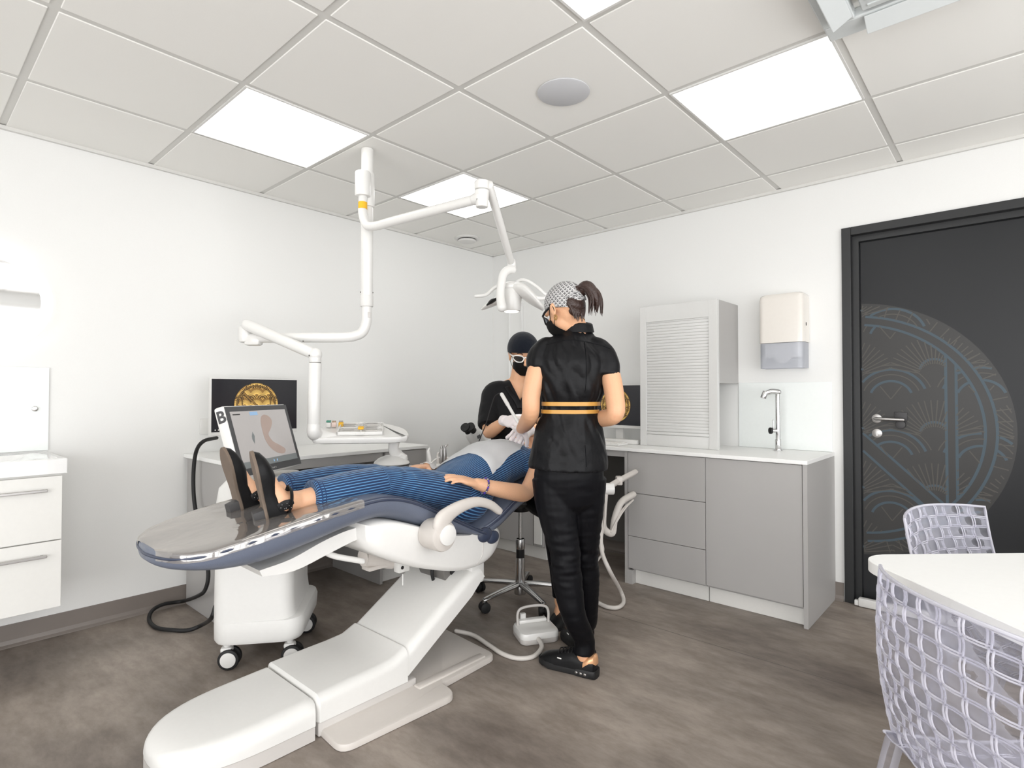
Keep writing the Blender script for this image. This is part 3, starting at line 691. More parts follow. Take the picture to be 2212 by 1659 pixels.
bm = NB(); cyl(bm, (tx, ty, .992), (tx-.03, ty-.03, .992), .012); cyl(bm, (tx-.028, ty-.028, .992), (tx-.038, ty-.038, .992), .02, bev=.003, mi=1); tube(bm, [(tx-.022, ty-.022, 1.0), (tx-.022, ty-.022, 1.055)], .0045, smooth=False); obj('lever', bm, None, t, mats=[M['chrome'], M['rubber']])
t = thing('towel_dispenser', 'white paper towel dispenser with a translucent grey lower half, on the wall', 'towel dispenser', (2.56, 0, 1.375))
DXa, DXb, DYf = 2.43, 2.69, -.13
bm = NB(); R2 = lambda z, gg=0: [(x, y, z) for x, y in roundpoly([(DXa+gg, -.001), (DXa+gg, DYf+gg), (DXb-gg, DYf+gg), (DXb-gg, -.001)], [0, .035, .035, 0])]
loft(bm, [R2(1.532), R2(1.532), R2(1.80), R2(1.822, .004), R2(1.832, .014)]); obj('cover', bm, M['cream'], t)
bm = NB(); A = []
for z in (1.375, 1.45, 1.53): A.append([(x, y, z) for x, y in roundpoly([(DXa+.004, -.004), (DXa+.004, DYf+.006), (DXb-.004, DYf+.006), (DXb-.004, -.004)], [0, .03, .03, 0])])
loft(bm, A, capends=False); obj('lower_cover', bm, M['smoke'], t)
bm = NB(); box(bm, (DXa+.03, -.10, 1.445), (DXb-.03, -.015, 1.53), .004); obj('towel_stack', bm, M['bib'], t)
bm = NB(); tube(bm, [(2.52, -.09, 1.45), (2.56, -.095, 1.425), (2.60, -.09, 1.45)], [(.02, .004)]*3, ref=(0, 0, 1)); obj('towel_end', bm, M['bib'], t)
bm = NB(); box(bm, (DXb-.001, -.075, 1.63), (DXb+.003, -.068, 1.65), .001); obj('lock', bm, M['black'], t)
# monitor, keyboard behind the assistant
monitor('counter_monitor', (1.47, -.25, 1.135), (1, 0, 0), .52, .285, 'monitor with a gold emblem on black, left of the roller shutter cupboard', CT, icons=False)
t = thing('keyboard', 'flat white keyboard on the worktop in front of the counter monitor', 'keyboard', (1.45, -.45, CT))
bm = NB(); box(bm, (1.24, -.53, CT+.001), (1.66, -.40, CT+.014), .003); obj('base', bm, M['plasm'], t, False)
bm = NB()
for r in range(4):
    for k in range(14): box(bm, (1.25+k*.0288, -.522+r*.029, CT+.014), (1.274+k*.0288, -.498+r*.029, CT+.018), .001, 1)
obj('keys', bm, M['wframe'], t, False)
bm = NB(); box(bm, (1.26, -.36, CT+.001), (1.70, -.30, CT+.03), .004); o = obj('paper_tray', bm, M['plasm']); tag(o, 'low white tray on the worktop under the counter monitor', 'tray')
bm = NB(); box(bm, (.21, -.02, .92), (.225, -.001, 2.02), .003); box(bm, (.36, -.02, .92), (.375, -.001, 2.02), .003); box(bm, (.225, -.008, .92), (.36, -.001, 2.02)); o = obj('cable_trunking', bm, M['wall']); tag(o, 'slim white vertical trunking on the back wall above the seated person', 'trunking')

# ------------------------------------------------------------ dental chair (its long axis runs along y at x = XC)
XC = 1.585
chair = thing('dental_chair', 'reclined dental chair with slate blue upholstery and white base, patient lying on it', 'dental chair', (XC, -2.3, 0))
def sect(y, hw, zt, zb, cr_, n=7):
    """cross-section ring in the x-z plane with rounded top corners, flat bottom"""
    P = [(XC-hw, y, zb)]
    for i in range(n+1):
        a = math.radians(180-90*i/n); P.append((XC-hw+cr_+cr_*math.cos(a), y, zt-cr_+cr_*math.sin(a)))
    for i in range(n+1):
        a = math.radians(90-90*i/n); P.append((XC+hw-cr_+cr_*math.cos(a), y, zt-cr_+cr_*math.sin(a)))
    P.append((XC+hw, y, zb)); return P
HW = .205
# front foot cover with its grey skirt
bm = NB(); bm2 = NB(); A = []; B = []
yb = -2.762
for q_ in [0, .05, .1]+[.1+.9*math.sin(k/16*PI/2) for k in range(1, 17)]:
    y = -2.762-.458*q_; k_ = max(0, (q_-.30)/.70); hw = .207*max(0, 1-k_**2.6)**(1/2.6); zt = .138-.020*q_-.050*max(0, 1-hw/.207)**1.5
    hw = max(.004, hw); A.append(sect(y, hw, zt, .052, min(hw*.85, .05, zt-.054))); B.append([(XC-hw+.003, y, .0495), (XC+hw-.003, y, .0495), (XC+hw-.003, y, .002), (XC-hw+.003, y, .002)])
e0 = [tuple(p) for p in sect(yb+.006, HW-.008, .131, .052, .03)]
loft(bm, [e0]+A); obj('front_cover', bm, M['plasm'], chair)
loft(bm2, B); obj('front_skirt', bm2, M['lgrey'], chair)
# middle cover, its skirt and the inclined lift arm
bm = NB(); A = [sect(-2.750, HW-.012, .138, .056, .03), sect(-2.742, HW, .148, .055, .036)]
for y, zt in ((-2.62, .153), (-2.50, .156), (-2.42, .162), (-2.372, .182), (-2.358, .188)): A.append(sect(y, HW, zt, .055, .036))
loft(bm, A); obj('base_cover', bm, M['plasm'], chair)
bm = NB(); prism(bm, [(XC-HW+.004, -2.746, .002), (XC+HW-.005, -2.746, .002), (XC+HW-.005, -2.31, .002), (XC-HW+.004, -2.31, .002)], (0, 0, .0505), .006); obj('base_skirt', bm, M['lgrey'], chair)
bm = NB()
a0 = Vector((0, -2.372, .105)); a1 = Vector((0, -1.925, .388)); d = (a1-a0); L_ = d.length; d.normalize(); nrm = Vector((0, -d.z, d.y))
A = []
for t, th, cr_ in ((0, .050, .03), (.02, .055, .036), (.2, .055, .036), (.8, .053, .036), (.95, .048, .034), (1.0, .035, .03)):
    c = a0+d*(L_*t); P = []
    for x, y, z in sect(0, HW-.003, th, -.035 if t < .9 else -.02, cr_): q = c+nrm*z; P.append((x, q.y, q.z))
    A.append(P)
loft(bm, A); obj('lift_arm', bm, M['plasm'], chair)
bm = NB(); box(bm, (1.695, -1.985, .34), (1.775, -1.90, .455), .014); box(bm, (1.40, -1.985, .34), (1.48, -1.90, .455), .014); obj('arm_post', bm, M['plasm'], chair)
bm = NB(); cyl(bm, (1.50, -2.02, .395), (1.68, -2.02, .395), .052, bev=.004); cyl(bm, (1.68, -2.02, .395), (1.686, -2.02, .395), .014, mi=1); tube(bm, [(1.6, -2.06, .33), (1.62, -2.09, .40), (1.6, -2.05, .46)], .008, mi=1)
obj('pivot', bm, None, chair, mats=[M['mech'], M['rubber']])
# floor plate
pl = [(1.36, -2.70), (1.782, -2.735), (1.93, -2.745), (1.962, -2.245), (1.86, -2.235), (1.845, -1.895), (1.40, -1.86), (1.36, -2.0)]
out = roundpoly(pl, [.02, .0, .055, .055, .012, .05, .05, .02])
bm = NB(); cx_ = 1.62; cy_ = -2.3
R_ = lambda s, z: [(cx_+(x-cx_)*s, cy_+(y-cy_)*s, z) for x, y in out]
loft(bm, [R_(1, .002), R_(1, .016), R_(.993, .023), R_(.975, .026)])
box(bm, (1.79, -2.33, .02), (1.83, -1.95, .034), .006)
obj('floor_plate', bm, M['greige'], chair)
# seat shell: profile in (y, z), lofted across x with rounded flanks
prof = [(-2.60, .735), (-2.592, .665), (-2.55, .615), (-2.46, .565), (-2.34, .512), (-2.225, .474), (-2.14, .452), (-2.065, .441), (-1.97, .444), (-1.90, .466), (-1.855, .51), (-1.840, .56), (-1.86, .596), (-1.90, .61), (-1.98, .61), (-2.04, .60), (-2.18, .625), (-2.32, .68), (-2.45, .725), (-2.53, .74)]
prof = cr(prof+[prof[0]], 3)[:-1]
pc = (-2.2, .60); bm = NB(); A = []
for x, s in ((XC-.262, .80), (XC-.256, .90), (XC-.24, .965), (XC-.20, 1), (XC+.20, 1), (XC+.24, .965), (XC+.256, .90), (XC+.262, .80)):
    A.append([(x, pc[0]+(y-pc[0])*s, pc[1]+(z-pc[1])*s) for y, z in prof])
loft(bm, A); obj('seat_shell', bm, M['plas'], chair)
bm = NB()
for y, z in ((-1.97, .47),): tube(bm, [(XC+.2625, -1.985, .57), (XC+.263, -1.99, .50), (XC+.258, -2.02, .465)], .0022)
obj('shell_seam', bm, M['lgrey'], chair)
bm = text_bm('fusion', .022, (XC+.256, -1.90, .525), (0, 1, 0), (0, -.1, 1), .0006) if False else NB()
box(bm, (XC+.2555, -1.925, .530), (XC+.2585, -1.895, .535), .001); obj('maker_mark', bm, M['mech'], chair)
# leg rest frame under the cushion
bm = NB(); P = cr([(-2.96, .640), (-2.85, .655), (-2.72, .695), (-2.60, .715), (-2.48, .70)], 4)
A = []
for x in (XC-.2, XC-.19, XC+.19, XC+.2):
    A.append([(x, y, z+.0) for y, z in P]+[(x, y+.01, z-.022-.03*math.sin(PI*i/(len(P)-1))) for i, (y, z) in reversed(list(enumerate(P)))])
loft(bm, A); tube(bm, [(XC+.17, -2.74, .672), (XC+.17, -2.68, .625), (XC+.17, -2.55, .575)], [(.01, .012)]*3); obj('leg_rest_frame', bm, M['plas'], chair)
bm = NB(); p = atx(785, 1205, 1.50); q = atx(850, 1212, 1.50); cyl(bm, p, q, .036, bev=.006); cyl(bm, p-Vector((0, .006, 0)), p+Vector((0, .002, 0)), .038, bev=.003)
obox(bm, (p+q)/2+Vector((0, .04, -.025)), (1, 0, 0), (0, 1, 0), (0, 0, 1), (.06, .22, .018), .004); obj('actuator_housing', bm, M['greige'], chair)
bm = NB(); p = atx(868, 1222, 1.55); box(bm, p-Vector((.02, .03, .025)), p+Vector((.02, .03, .025)), .004); cyl(bm, p+Vector((.0, -.012, -.002)), p+Vector((.021, -.012, -.002)), .008, mi=1)
q = atx(870, 1240, 1.55); cyl(bm, q, q+Vector((0, 0, -.05)), .003); obj('bracket', bm, None, chair, mats=[M['plasm'], M['black']])
bm = NB(); box(bm, (XC-.07, -1.95, .56), (XC+.07, -1.75, .66), .02); obj('back_hinge', bm, M['mech'], chair)
# cushions: top profile (seam height), bottom profile, half width, all along y
def cushion(name, st, m=M['cush'], n=26, piping=True, dish=.012):
    """st rows: (y, z_seam, z_bottom, half_width)"""
    Q = cr(st, 5); bm = NB(); A = []; pipe = [[], []]
    for y, zs, zb2, hw in Q:
        hw = max(hw, .004); P = []
        for j in range(n):
            a = 2*PI*j/n; c_, s_ = math.cos(a), math.sin(a)
            x = XC+math.copysign(abs(c_)**.45, c_)*hw*(1.0 if s_ > 0 else 1.0)
            if s_ >= 0: z = zs+abs(s_)**.6*.022-(dish*max(0, 1-((x-XC)/hw)**2) if hw > .1 else 0)
            else: z = zs-(zs-zb2)*abs(s_)**.7
            P.append((x, y, z))
        A.append(P)
        pipe[0].append((XC-hw-.001, y, zs+.002)); pipe[1].append((XC+hw+.001, y, zs+.002))
    loft(bm, A); o = obj(name, bm, m, chair)
    if piping:
        bm = NB()
        full = pipe[1][::-1]+pipe[0]
        tube(bm, full, .0048, n=8, smooth=False); q2 = [(p[0]-(.010 if p[0] > XC else -.010), p[1]+.006, p[2]+.009) for p in full]; tube(bm, q2, .0035, n=8, smooth=False)
        obj('piping', bm, M['cushd'], o)
    return o, Q
st = [(-3.235, .716, .700, .02), (-3.225, .718, .690, .10), (-3.20, .722, .682, .175), (-3.14, .731, .672, .240), (-3.06, .748, .663, .272), (-2.95, .768, .664, .283), (-2.80, .792, .690, .285), (-2.65, .812, .722, .285), (-2.52, .818, .735, .284), (-2.40, .790, .70, .282), (-2.28, .735, .652, .28), (-2.16, .675, .615, .28), (-2.04, .615, .585, .28), (-1.98, .590, .575, .275), (-1.955, .582, .57, .26)]
seat, SQ = cushion('seat_cushion', st)
def seat_top(y):
    for a, b in zip(SQ, SQ[1:]):
        if a[0] <= y <= b[0]: t = (y-a[0])/(b[0]-a[0]); return a[1]+(b[1]-a[1])*t+.012
    return .6
st2 = [(-1.99, .600, .545, .23), (-1.96, .612, .548, .262), (-1.88, .650, .575, .275), (-1.78, .700, .622, .272), (-1.66, .742, .668, .262), (-1.52, .772, .70, .235), (-1.42, .785, .72, .20), (-1.375, .79, .74, .14), (-1.365, .79, .765, .06)]
back, BQ = cushion('backrest', st2)
bm = NB(); box(bm, (XC-.25, -2.005, .53), (XC+.25, -1.925, .60), .025); obj('seat_back_bolster', bm, M['cush'], chair)
bm = NB(); ball(bm, (XC+.262, -1.975, .585), (.018, .045, .034)); ball(bm, (XC+.262, -1.925, .565), (.018, .04, .03)); obj('cushion_knuckle', bm, M['cushd'], chair)
bm = NB(); tube(bm, [(XC-.10, -1.235, .842), (XC, -1.235, .832), (XC+.10, -1.235, .842)], [(.10, .034)]*3, ref=(0, 1, 0), sq=.7); obj('headrest', bm, M['cush'], chair)
bm = NB(); box(bm, (XC-.03, -1.42, .755), (XC+.03, -1.24, .79), .006); obj('headrest_bar', bm, M['steel'], chair)
# glossy clear film over the foot end
bm = NB(); A = []; n = 26
for y, zs, zb2, hw in SQ:
    if not (-3.228 < y < -2.60): continue
    P = []
    for j in range(n+1):
        a = -.06+(PI+.12)*j/n; c_, s_ = math.cos(a), math.sin(a); x = XC+math.copysign(abs(c_)**.45, c_)*(hw+.006)
        z = zs+abs(s_)**.6*.022-.012*max(0, 1-((x-XC)/hw)**2)+.006 if s_ >= 0 else zs+s_*.16
        if y > -2.68: z += .003*math.sin(j*3.1)
        z += .004*noise.noise(Vector((x*9, y*9, 3)))
        P.append((x+.002*math.sin(y*90)*(1 if abs(c_) > .9 else 0), y, z))
    A.append(P)
loft(bm, A, closed=False, capends=False); film = obj('film_cover', bm, M['film'], seat)
if sum(p.normal.z*p.area for p in film.data.polygons) < 0: film.data.flip_normals(); film['label'] = 'clear plastic film over the foot end'
# armrest
X2 = 1.935
pts = [(960, 1152), (955, 1128), (972, 1108), (1000, 1092), (1030, 1084), (1058, 1090), (1078, 1104)]
bm = NB(); P = [atx(x, y, X2) for x, y in pts]
tube(bm, P, [(.020, .046), (.020, .042), (.020, .030), (.020, .024), (.019, .021), (.018, .019), (.016, .016)], ref=(1, 0, 0), n=20, sq=.8)
c = atx(958, 1158, X2); cyl(bm, c-Vector((.09, 0, 0)), c+Vector((.012, 0, 0)), .062, bev=.012, n=40); obj('armrest', bm, M['greige'], chair)
bm = NB(); c = atx(967, 1156, X2+.015); cyl(bm, c-Vector((.004, 0, 0)), c+Vector((.008, 0, 0)), .041, bev=.004, n=40); o = obj('armrest_cap', bm, M['plas'], chair); o['label'] = 'round white cap'

# ------------------------------------------------------------ foot pedal and its hose
ped = thing('foot_pedal', 'white foot pedal with an arched handle on the floor by the standing assistant', 'foot pedal', (1.82, -1.62, 0))
pa = (Vector((.93, -.34, 0)).normalized()); pa = (atz(1197, 1385, .02)-atz(1118, 1396, .02)).normalized(); pb = Vector((0, 0, 1)).cross(pa).normalized(); pc_ = atz(1157, 1368, .02); pc_.z = 0
def pedp(u, v, z): return pc_+pa*u+pb*v+Vector((0, 0, z))
bm = NB()
def prr(s, z, o=0): return [pedp(x*s, y*s+o, z) for x, y, _ in rrect(-.10, -.085, .10, .085, .035, 0)]
loft(bm, [prr(.97, .002), prr(1, .008), prr(1, .026)]); obj('base', bm, M['lgrey'], ped)
bm = NB(); loft(bm, [prr(1.0, .0265), prr(1, .045), prr(.96, .054), prr(.80, .058)]); obox(bm, pedp(0, .055, .066), pa, pb, Vector((0, 0, 1)), (.15, .035, .018), .006); obj('top_cover', bm, M['plas'], ped)
bm = NB(); tube(bm, [pedp(-.082, .035, .055), pedp(-.082, .04, .11), pedp(-.062, .042, .135), pedp(0, .043, .142), pedp(.062, .042, .135), pedp(.082, .04, .11), pedp(.082, .035, .055)], .0065); obj('handle', bm, M['lgrey'], ped)
bm = NB(); obox(bm, pedp(-.045, .07, .083), pa, pb, Vector((0, 0, 1)), (.03, .02, .035), .004); obj('knob', bm, M['plasm'], ped)
hp = [(1163, 1380, .03), (1170, 1398, .02), (1152, 1418, .012), (1118, 1422, .012), (1085, 1412, .012), (1055, 1393, .012), (1022, 1372, .014), (985, 1363, .022)]
bm = NB(); tube(bm, [atz(x, y, z) for x, y, z in hp], .0105, n=12); o = obj('pedal_hose', bm, M['hose'], ped)

# ------------------------------------------------------------ ceiling pole, its arms, the tray unit
PX, PY = 1.096, -2.098
pole = thing('ceiling_pole', 'white vertical ceiling pole between the light panels', 'ceiling pole', (PX, PY, H))
bm = NB(); cyl(bm, (PX, PY, 1.705), (PX, PY, H-.001), .0315, n=32, bev=.003); obj('pole', bm, M['plas'], pole)
bm = NB(); cyl(bm, (PX, PY, 1.675), (PX, PY, 1.735), .034, n=32, bev=.004); obj('collar', bm, M['plasm'], pole)
bm = NB(); q = Vector((PX, PY, 0)); vv = (CAM-q); vv.z = 0; vv.normalize(); rr_ = Vector((0, 0, 1)).cross(vv).normalized()
for s in (-1, 1): ball(bm, q+Vector((0, 0, 1.75))+rr_*s*.030+vv*.006, .004)
obj('grub_screws', bm, M['black'], pole)
# unit arm: swings left from the pole foot
arm = thing('instrument_support', 'white jointed arm from the foot of the ceiling pole, carrying the instrument tray', 'instrument arm', (PX, PY, 1.51))
e1 = atd(540, 730, 3.0); E = lambda x, y, D: atd(x, y, D)
bm = NB(); z1 = e1.z; dirx = (Vector((e1.x, e1.y, 0))-Vector((PX, PY, 0))).normalized()
tube(bm, [(PX, PY, 1.70), (PX, PY, 1.66), (PX, PY, 1.60), Vector((PX, PY, 1.545))+dirx*.02, Vector((PX, PY, z1+.008))+dirx*.06, Vector((PX, PY, z1))+dirx*.12, Vector((PX, PY, z1))+dirx*.3, e1], .0262, n=20)
obj('lower_arm', bm, M['plas'], arm)
bm = NB(); p = Vector((PX, PY, 1.63))+vv*.024+rr_*.012; obox(bm, p, rr_, Vector((0, 0, 1)), vv, (.014, .03, .008), .002); o = obj('rating_plate', bm, M['lgrey'], arm)
bm = NB(); j = atd(530, 718, 3.0); cyl(bm, j-Vector((0, 0, .055)), j+Vector((0, 0, .035)), .034, bev=.012, n=28); obox(bm, atd(548, 735, 3.0), dirx, Vector((0, 0, 1)), dirx.cross(Vector((0, 0, 1))), (.09, .06, .058), .018); obj('elbow_joint', bm, M['plas'], arm)
bm = NB(); a = atd(534, 702, 2.98); b = atd(672, 762, 2.86)
tube(bm, [a, a.lerp(b, .12), a.lerp(b, .5), a.lerp(b, .9), b], [.030, .030, .029, .029, .027], smooth=False, n=20); obj('spring_arm', bm, M['plas'], arm)
bm = NB(); j = atd(681, 766, 2.86); ball(bm, j, (.034, .034, .034)); cyl(bm, j-Vector((0, 0, .04)), j, .030, bev=.003); cyl(bm, j-Vector((0, 0, .043)), j-Vector((0, 0, .040)), .0285, mi=1)
for x, y in ((655, 737), (668, 768)): ball(bm, atd(x, y, 2.83), .004, mi=1)
obj('wrist_joint', bm, None, arm, mats=[M['plas'], M['mech']])
bm = NB(); lb = atd(678, 920, 2.86); cyl(bm, lb, j-Vector((0, 0, .043)), .031, n=28, bev=.002); obj('drop_tube', bm, M['plas'], arm)
# tray unit
TLf = atd(678, 943, 2.86); TRf = atd(882, 948, 2.96)
tu = (Vector((TRf.x, TRf.y, 0))-Vector((TLf.x, TLf.y, 0))); TW = tu.length; tu.normalize()
tilt = math.radians(8); tv0 = Vector((0, 0, 1)).cross(tu); tv = tv0*math.cos(tilt)+Vector((0, 0, 1))*math.sin(tilt); tn = tu.cross(tv)
tray_o = Vector((TLf.x, TLf.y, (TLf.z+TRf.z)/2))
TP = lambda u, v, z: tray_o+tu*u+tv*v+tn*z
unit = thing('delivery_unit', 'white dental delivery unit with a flat tray table, above the patient\'s legs', 'delivery unit', tray_o)
TD = .40
outl = roundpoly([(-.02, 0), (TW*.9, -.01), (TW*1.02, .03), (TW*.98, TD*.55), (TW*.72, TD), (.02, TD*.96)], [.05, .05, .05, .08, .10, .05])
bm = NB()
def tr(s, z): c = Vector((TW*.5, TD*.45)); return [TP(c.x+(x-c.x)*s, c.y+(y-c.y)*s, z) for x, y in outl]
loft(bm, [tr(.90, -.034), tr(.975, -.028), tr(1, -.016), tr(1, -.006), tr(.994, -.001), tr(.985, .001)]); obj('tray_table', bm, M['plas'], unit)
bm = NB(); p = TP(.0, .045, -.01); tube(bm, [lb+Vector((0, 0, .01)), lb-Vector((0, 0, .03)), TP(.01, .04, .015), TP(.06, .06, -.01), TP(.13, .08, -.014)], [.031, .034, .040, .032, .02], n=20); obj('arm_mount', bm, M['plas'], unit)
nk = atd(852, 958, 3.08); dk = atd(846, 1001, 3.10)
bm = NB(); tube(bm, [nk+Vector((0, 0, .02)), nk.lerp(dk, .3)+tu*.0, dk+tu*.03+Vector((0, 0, .045)), dk+tu*.045+Vector((0, 0, .02))], [(.030, .022), (.028, .022), (.032, .03), (.045, .04)], ref=tu, n=18, sq=.7); obj('neck', bm, M['plas'], unit)
bm = NB(); lathe(bm, dk, [(0, .046), (.035, .044), (.07, .030), (.092, .012), (.097, .002), (.094, -.004), (0, -.004)], 40); obj('swivel_housing', bm, M['plas'], unit)
bm = NB(); lathe(bm, dk-Vector((0, 0, .03)), [(0, .026), (.092, .026), (.095, .02), (.092, 0), (0, 0)], 40); lathe(bm, dk-Vector((0, 0, .005)), [(0, .003), (.099, .003), (.099, 0), (0, 0)], 40, mi=1); obj('swivel_ring', bm, None, unit, mats=[M['mech'], M['black']])
ub = atd(905, 1012, 3.12)
outl2 = roundpoly([(-.27, -.10), (.16, -.12), (.19, .08), (.0, .16), (-.24, .13)], .06)
zb2 = dk.z-.03
bm = NB(); ur = lambda s, z: [Vector((ub.x, ub.y, z))+tu*(x*s)+tv0*(y*s) for x, y in outl2]
loft(bm, [ur(.9, zb2-.09), ur(.98, zb2-.075), ur(1, zb2-.02), ur(.985, zb2-.005), ur(.95, zb2)]); obj('instrument_console', bm, M['plas'], unit)
hb = atd(950, 1003, 3.10)
bm = NB()
for k in range(4):
    c = hb+tu*(k*.032-.04); c.z = zb2+.03; cyl(bm, c-Vector((0, 0, .05)), c, .013, n=16, bev=.002)
tube(bm, [hb+tu*.07+Vector((0, 0, zb2+.02-hb.z)), hb+tu*.06+Vector((0, 0, zb2+.055-hb.z)), hb-tu*.01+Vector((0, 0, zb2+.06-hb.z)), hb-tu*.06+Vector((0, 0, zb2+.02-hb.z))], .004)
obj('instrument_holder', bm, M['plasm'], unit)
hl = ['white three-way syringe standing leftmost in the holder behind the patient', 'slim pale handpiece standing second in the holder behind the patient', 'brown-grey curved handpiece standing third in the holder behind the patient', 'rightmost brown-grey handpiece with a bent tip in the holder behind the patient']
for k, (x0, y0, x1, y1, mm) in enumerate(((930, 1000, 925, 976, M['plasm']), (946, 1000, 945, 985, M['lgrey']), (952, 1002, 953, 970, M['steel']), (959, 1002, 961, 968, M['steel']))):
    a = atd(x0, y0+6, 3.10); b = atd(x1, y1, 3.10)
    t = thing('dental_handpiece', hl[k], 'handpiece', a, group='handpieces in the delivery unit')
    bm = NB(); tube(bm, [a, a.lerp(b, .5)+tu*.002, b], [.008, .010, .0065] if k else [.011, .011, .009], n=12); obj('body', bm, mm, t)
    bm = NB(); tube(bm, [b, b+Vector((0, 0, .012))+tu*.003, b+Vector((0, 0, .018))+tu*(.014 if k == 3 else .006)], [.006, .006, .0045], n=10); obj('head', bm, mm, t)
# instrument tray with endodontic instruments
rt0 = (atd(727, 941, 2.93)-tray_o).dot(tu); rt1 = (atd(828, 944, 2.98)-tray_o).dot(tu)
itr = thing('instrument_tray', 'open metal instrument cassette lying on the white tray table', 'instrument tray', TP(rt0, .1, .004))
v0, v1 = .05, .31
bm = NB()
for a, b, c, d in ((rt0, v0, rt1, v0+.006), (rt0, v1-.006, rt1, v1), (rt0, v0, rt0+.006, v1), (rt1-.006, v0, rt1, v1), (rt0, (v0+v1)/2, rt1, (v0+v1)/2+.005), ((rt0+rt1)/2, v0, (rt0+rt1)/2+.005, v1)):
    obox(bm, TP((a+c)/2, (b+d)/2, .012), tu, tv, tn, (c-a, d-b, .018), .001)
obox(bm, TP((rt0+rt1)/2, (v0+v1)/2, .004), tu, tv, tn, (rt1-rt0, v1-v0, .003)); obj('cassette', bm, M['plasm'], itr)
bm = NB(); obox(bm, TP((rt0+rt1)/2, (v0+v1)/2-.05, .026), tu, tv, tn, (.03, .05, .01), .003); obj('yellow_clip', bm, M['yellow'], itr)
bm = NB(); obox(bm, TP((rt0+rt1)/2, v1+.004, .016), tu, tv, tn, (.03, .012, .014), .002); obox(bm, TP((rt0+rt1)/2, v0-.002, .01), tu, tv, tn, (.04, .008, .01), .002); obj('catch', bm, M['plasm'], itr)
random.seed(3)
for k in range(9):
    u0 = rt0+.012 if k % 2 else (rt0+rt1)/2+.012; v = v0+.022+k*.026; ln = (rt1-rt0)/2-.03
    t = thing('dental_instrument', 'thin steel instrument lying in the open cassette on the tray table', 'dental instrument', TP(u0, v, .02), group='steel instruments in the cassette')
    a = TP(u0, v, .021); b = TP(u0+ln, v+random.uniform(-.006, .006), .021); bm = NB(); tube(bm, [a.lerp(b, .2), a.lerp(b, .8)], .0033, smooth=False, n=8); obj('handle', bm, M['steel'] if k % 3 else M['lgrey'], t)
    bm = NB(); tube(bm, [a+tn*.004, a.lerp(b, .1), a.lerp(b, .2)], [.001, .0014, .002], n=6); tube(bm, [a.lerp(b, .8), a.lerp(b, .93), b+tn*.004], [.002, .0014, .001], n=6); obj('tip', bm, M['steel'], t)
for k, (x, y, mm, lb2) in enumerate(((737, 911, M['yellow'], 'small yellow and brown file stand at the back left of the cassette'), (711, 908, M['plasm'], 'small white box with a green lid left of the cassette'), (722, 912, M['pink'], 'small clear pot beside the cassette on the tray table'))):
    u = (atd(x, y, 3.15)-tray_o).dot(tu); c = TP(u, .27, .004); t = thing(('file_stand', 'endo_box', 'mixing_pot')[k], lb2, ('file stand', 'box', 'pot')[k], c)
    bm = NB(); obox(bm, c+tn*.014, tu, tv, tn, (.026, .03, .028), .005); obj('body', bm, mm, t)
    bm = NB()
    if k == 1: obox(bm, c+tn*.033, tu, tv, tn, (.024, .028, .008), .002)
    else:
        for q in range(4): cyl(bm, c+tn*.026+tu*(q*.006-.009), c+tn*.036+tu*(q*.006-.009), .002, n=8)
    obj('lid' if k == 1 else 'files', bm, (M['steel'], mat('green_lid', (70, 140, 120)), M['gold'])[k], t)

# operating lamp on its own arm
lamp = thing('operating_lamp', 'white operating lamp with two side handles on a jointed arm from the ceiling pole', 'operating lamp', (PX, PY, 2.2))
ms = Vector((PX, PY, 0))+vv*.045-rr_*.022
bm = NB(); cyl(bm, (ms.x, ms.y, 2.24), (ms.x, ms.y, 2.37), .040, n=28, bev=.008); cyl(bm, (PX, PY, 2.20), (PX, PY, 2.38), .038, n=28, bev=.004)
obox(bm, (ms+Vector((PX, PY, 0)))/2+Vector((0, 0, 2.30)), rr_, Vector((0, 0, 1)), vv, (.06, .12, .05), .01); obj('pole_clamp', bm, M['plas'], lamp)
j0 = atd(1038, 428, 2.49)
p1 = Vector((ms.x, ms.y, 2.10)); hd = (Vector((j0.x, j0.y, 0))-Vector((ms.x, ms.y, 0))).normalized()
bm = NB(); tube(bm, [(ms.x, ms.y, 2.245), (ms.x, ms.y, 2.20), (ms.x, ms.y, 2.15), p1-Vector((0, 0, .012))+hd*.03, Vector((ms.x, ms.y, 2.072))+hd*.10, Vector((ms.x, ms.y, 2.076))+hd*.25, j0], .0225, n=20); obj('lower_arm', bm, M['plas'], lamp)
bm = NB(); p = Vector((ms.x, ms.y, 2.175)); cyl(bm, p, p+Vector((0, 0, .035)), .0232, n=28); q = p+Vector((0, 0, .017)); obj('label_band', bm, M['yellow'], lamp)['label'] = 'yellow warning label'
bm = NB(); jt = atd(1041, 395, 2.49); cyl(bm, jt-Vector((0, 0, .11)), jt-Vector((0, 0, .035)), .027, r2=.033, n=28, bev=.004); cyl(bm, jt-Vector((0, 0, .032)), jt+Vector((0, 0, .008)), .033, n=28, bev=.006); tube(bm, [j0-hd*.03, j0, jt-Vector((0, 0, .08))], [.026, .030, .028]); obj('elbow_joint', bm, M['plas'], lamp)
bm = NB(); a = atd(1056, 400, 2.5); b = atd(1104, 566, 2.99); tube(bm, [jt-Vector((0, 0, .012)), a, a.lerp(b, .5), b], [(.028, .022), (.026, .020), (.024, .019), (.022, .018)], n=20, smooth=False, ref=(0, 0, 1)); obj('spring_arm', bm, M['plas'], lamp)
lc = atd(1105, 578, 3.0); bm = NB(); cyl(bm, lc-Vector((0, 0, .004)), lc+Vector((0, 0, .03)), .024, n=24, bev=.003); ball(bm, lc+Vector((0, 0, .03)), .022); obj('wrist_joint', bm, M['plas'], lamp)
bm = NB(); yk = [(1108, 582), (1096, 584), (1087, 594), (1083, 612), (1081, 640), (1084, 664)]
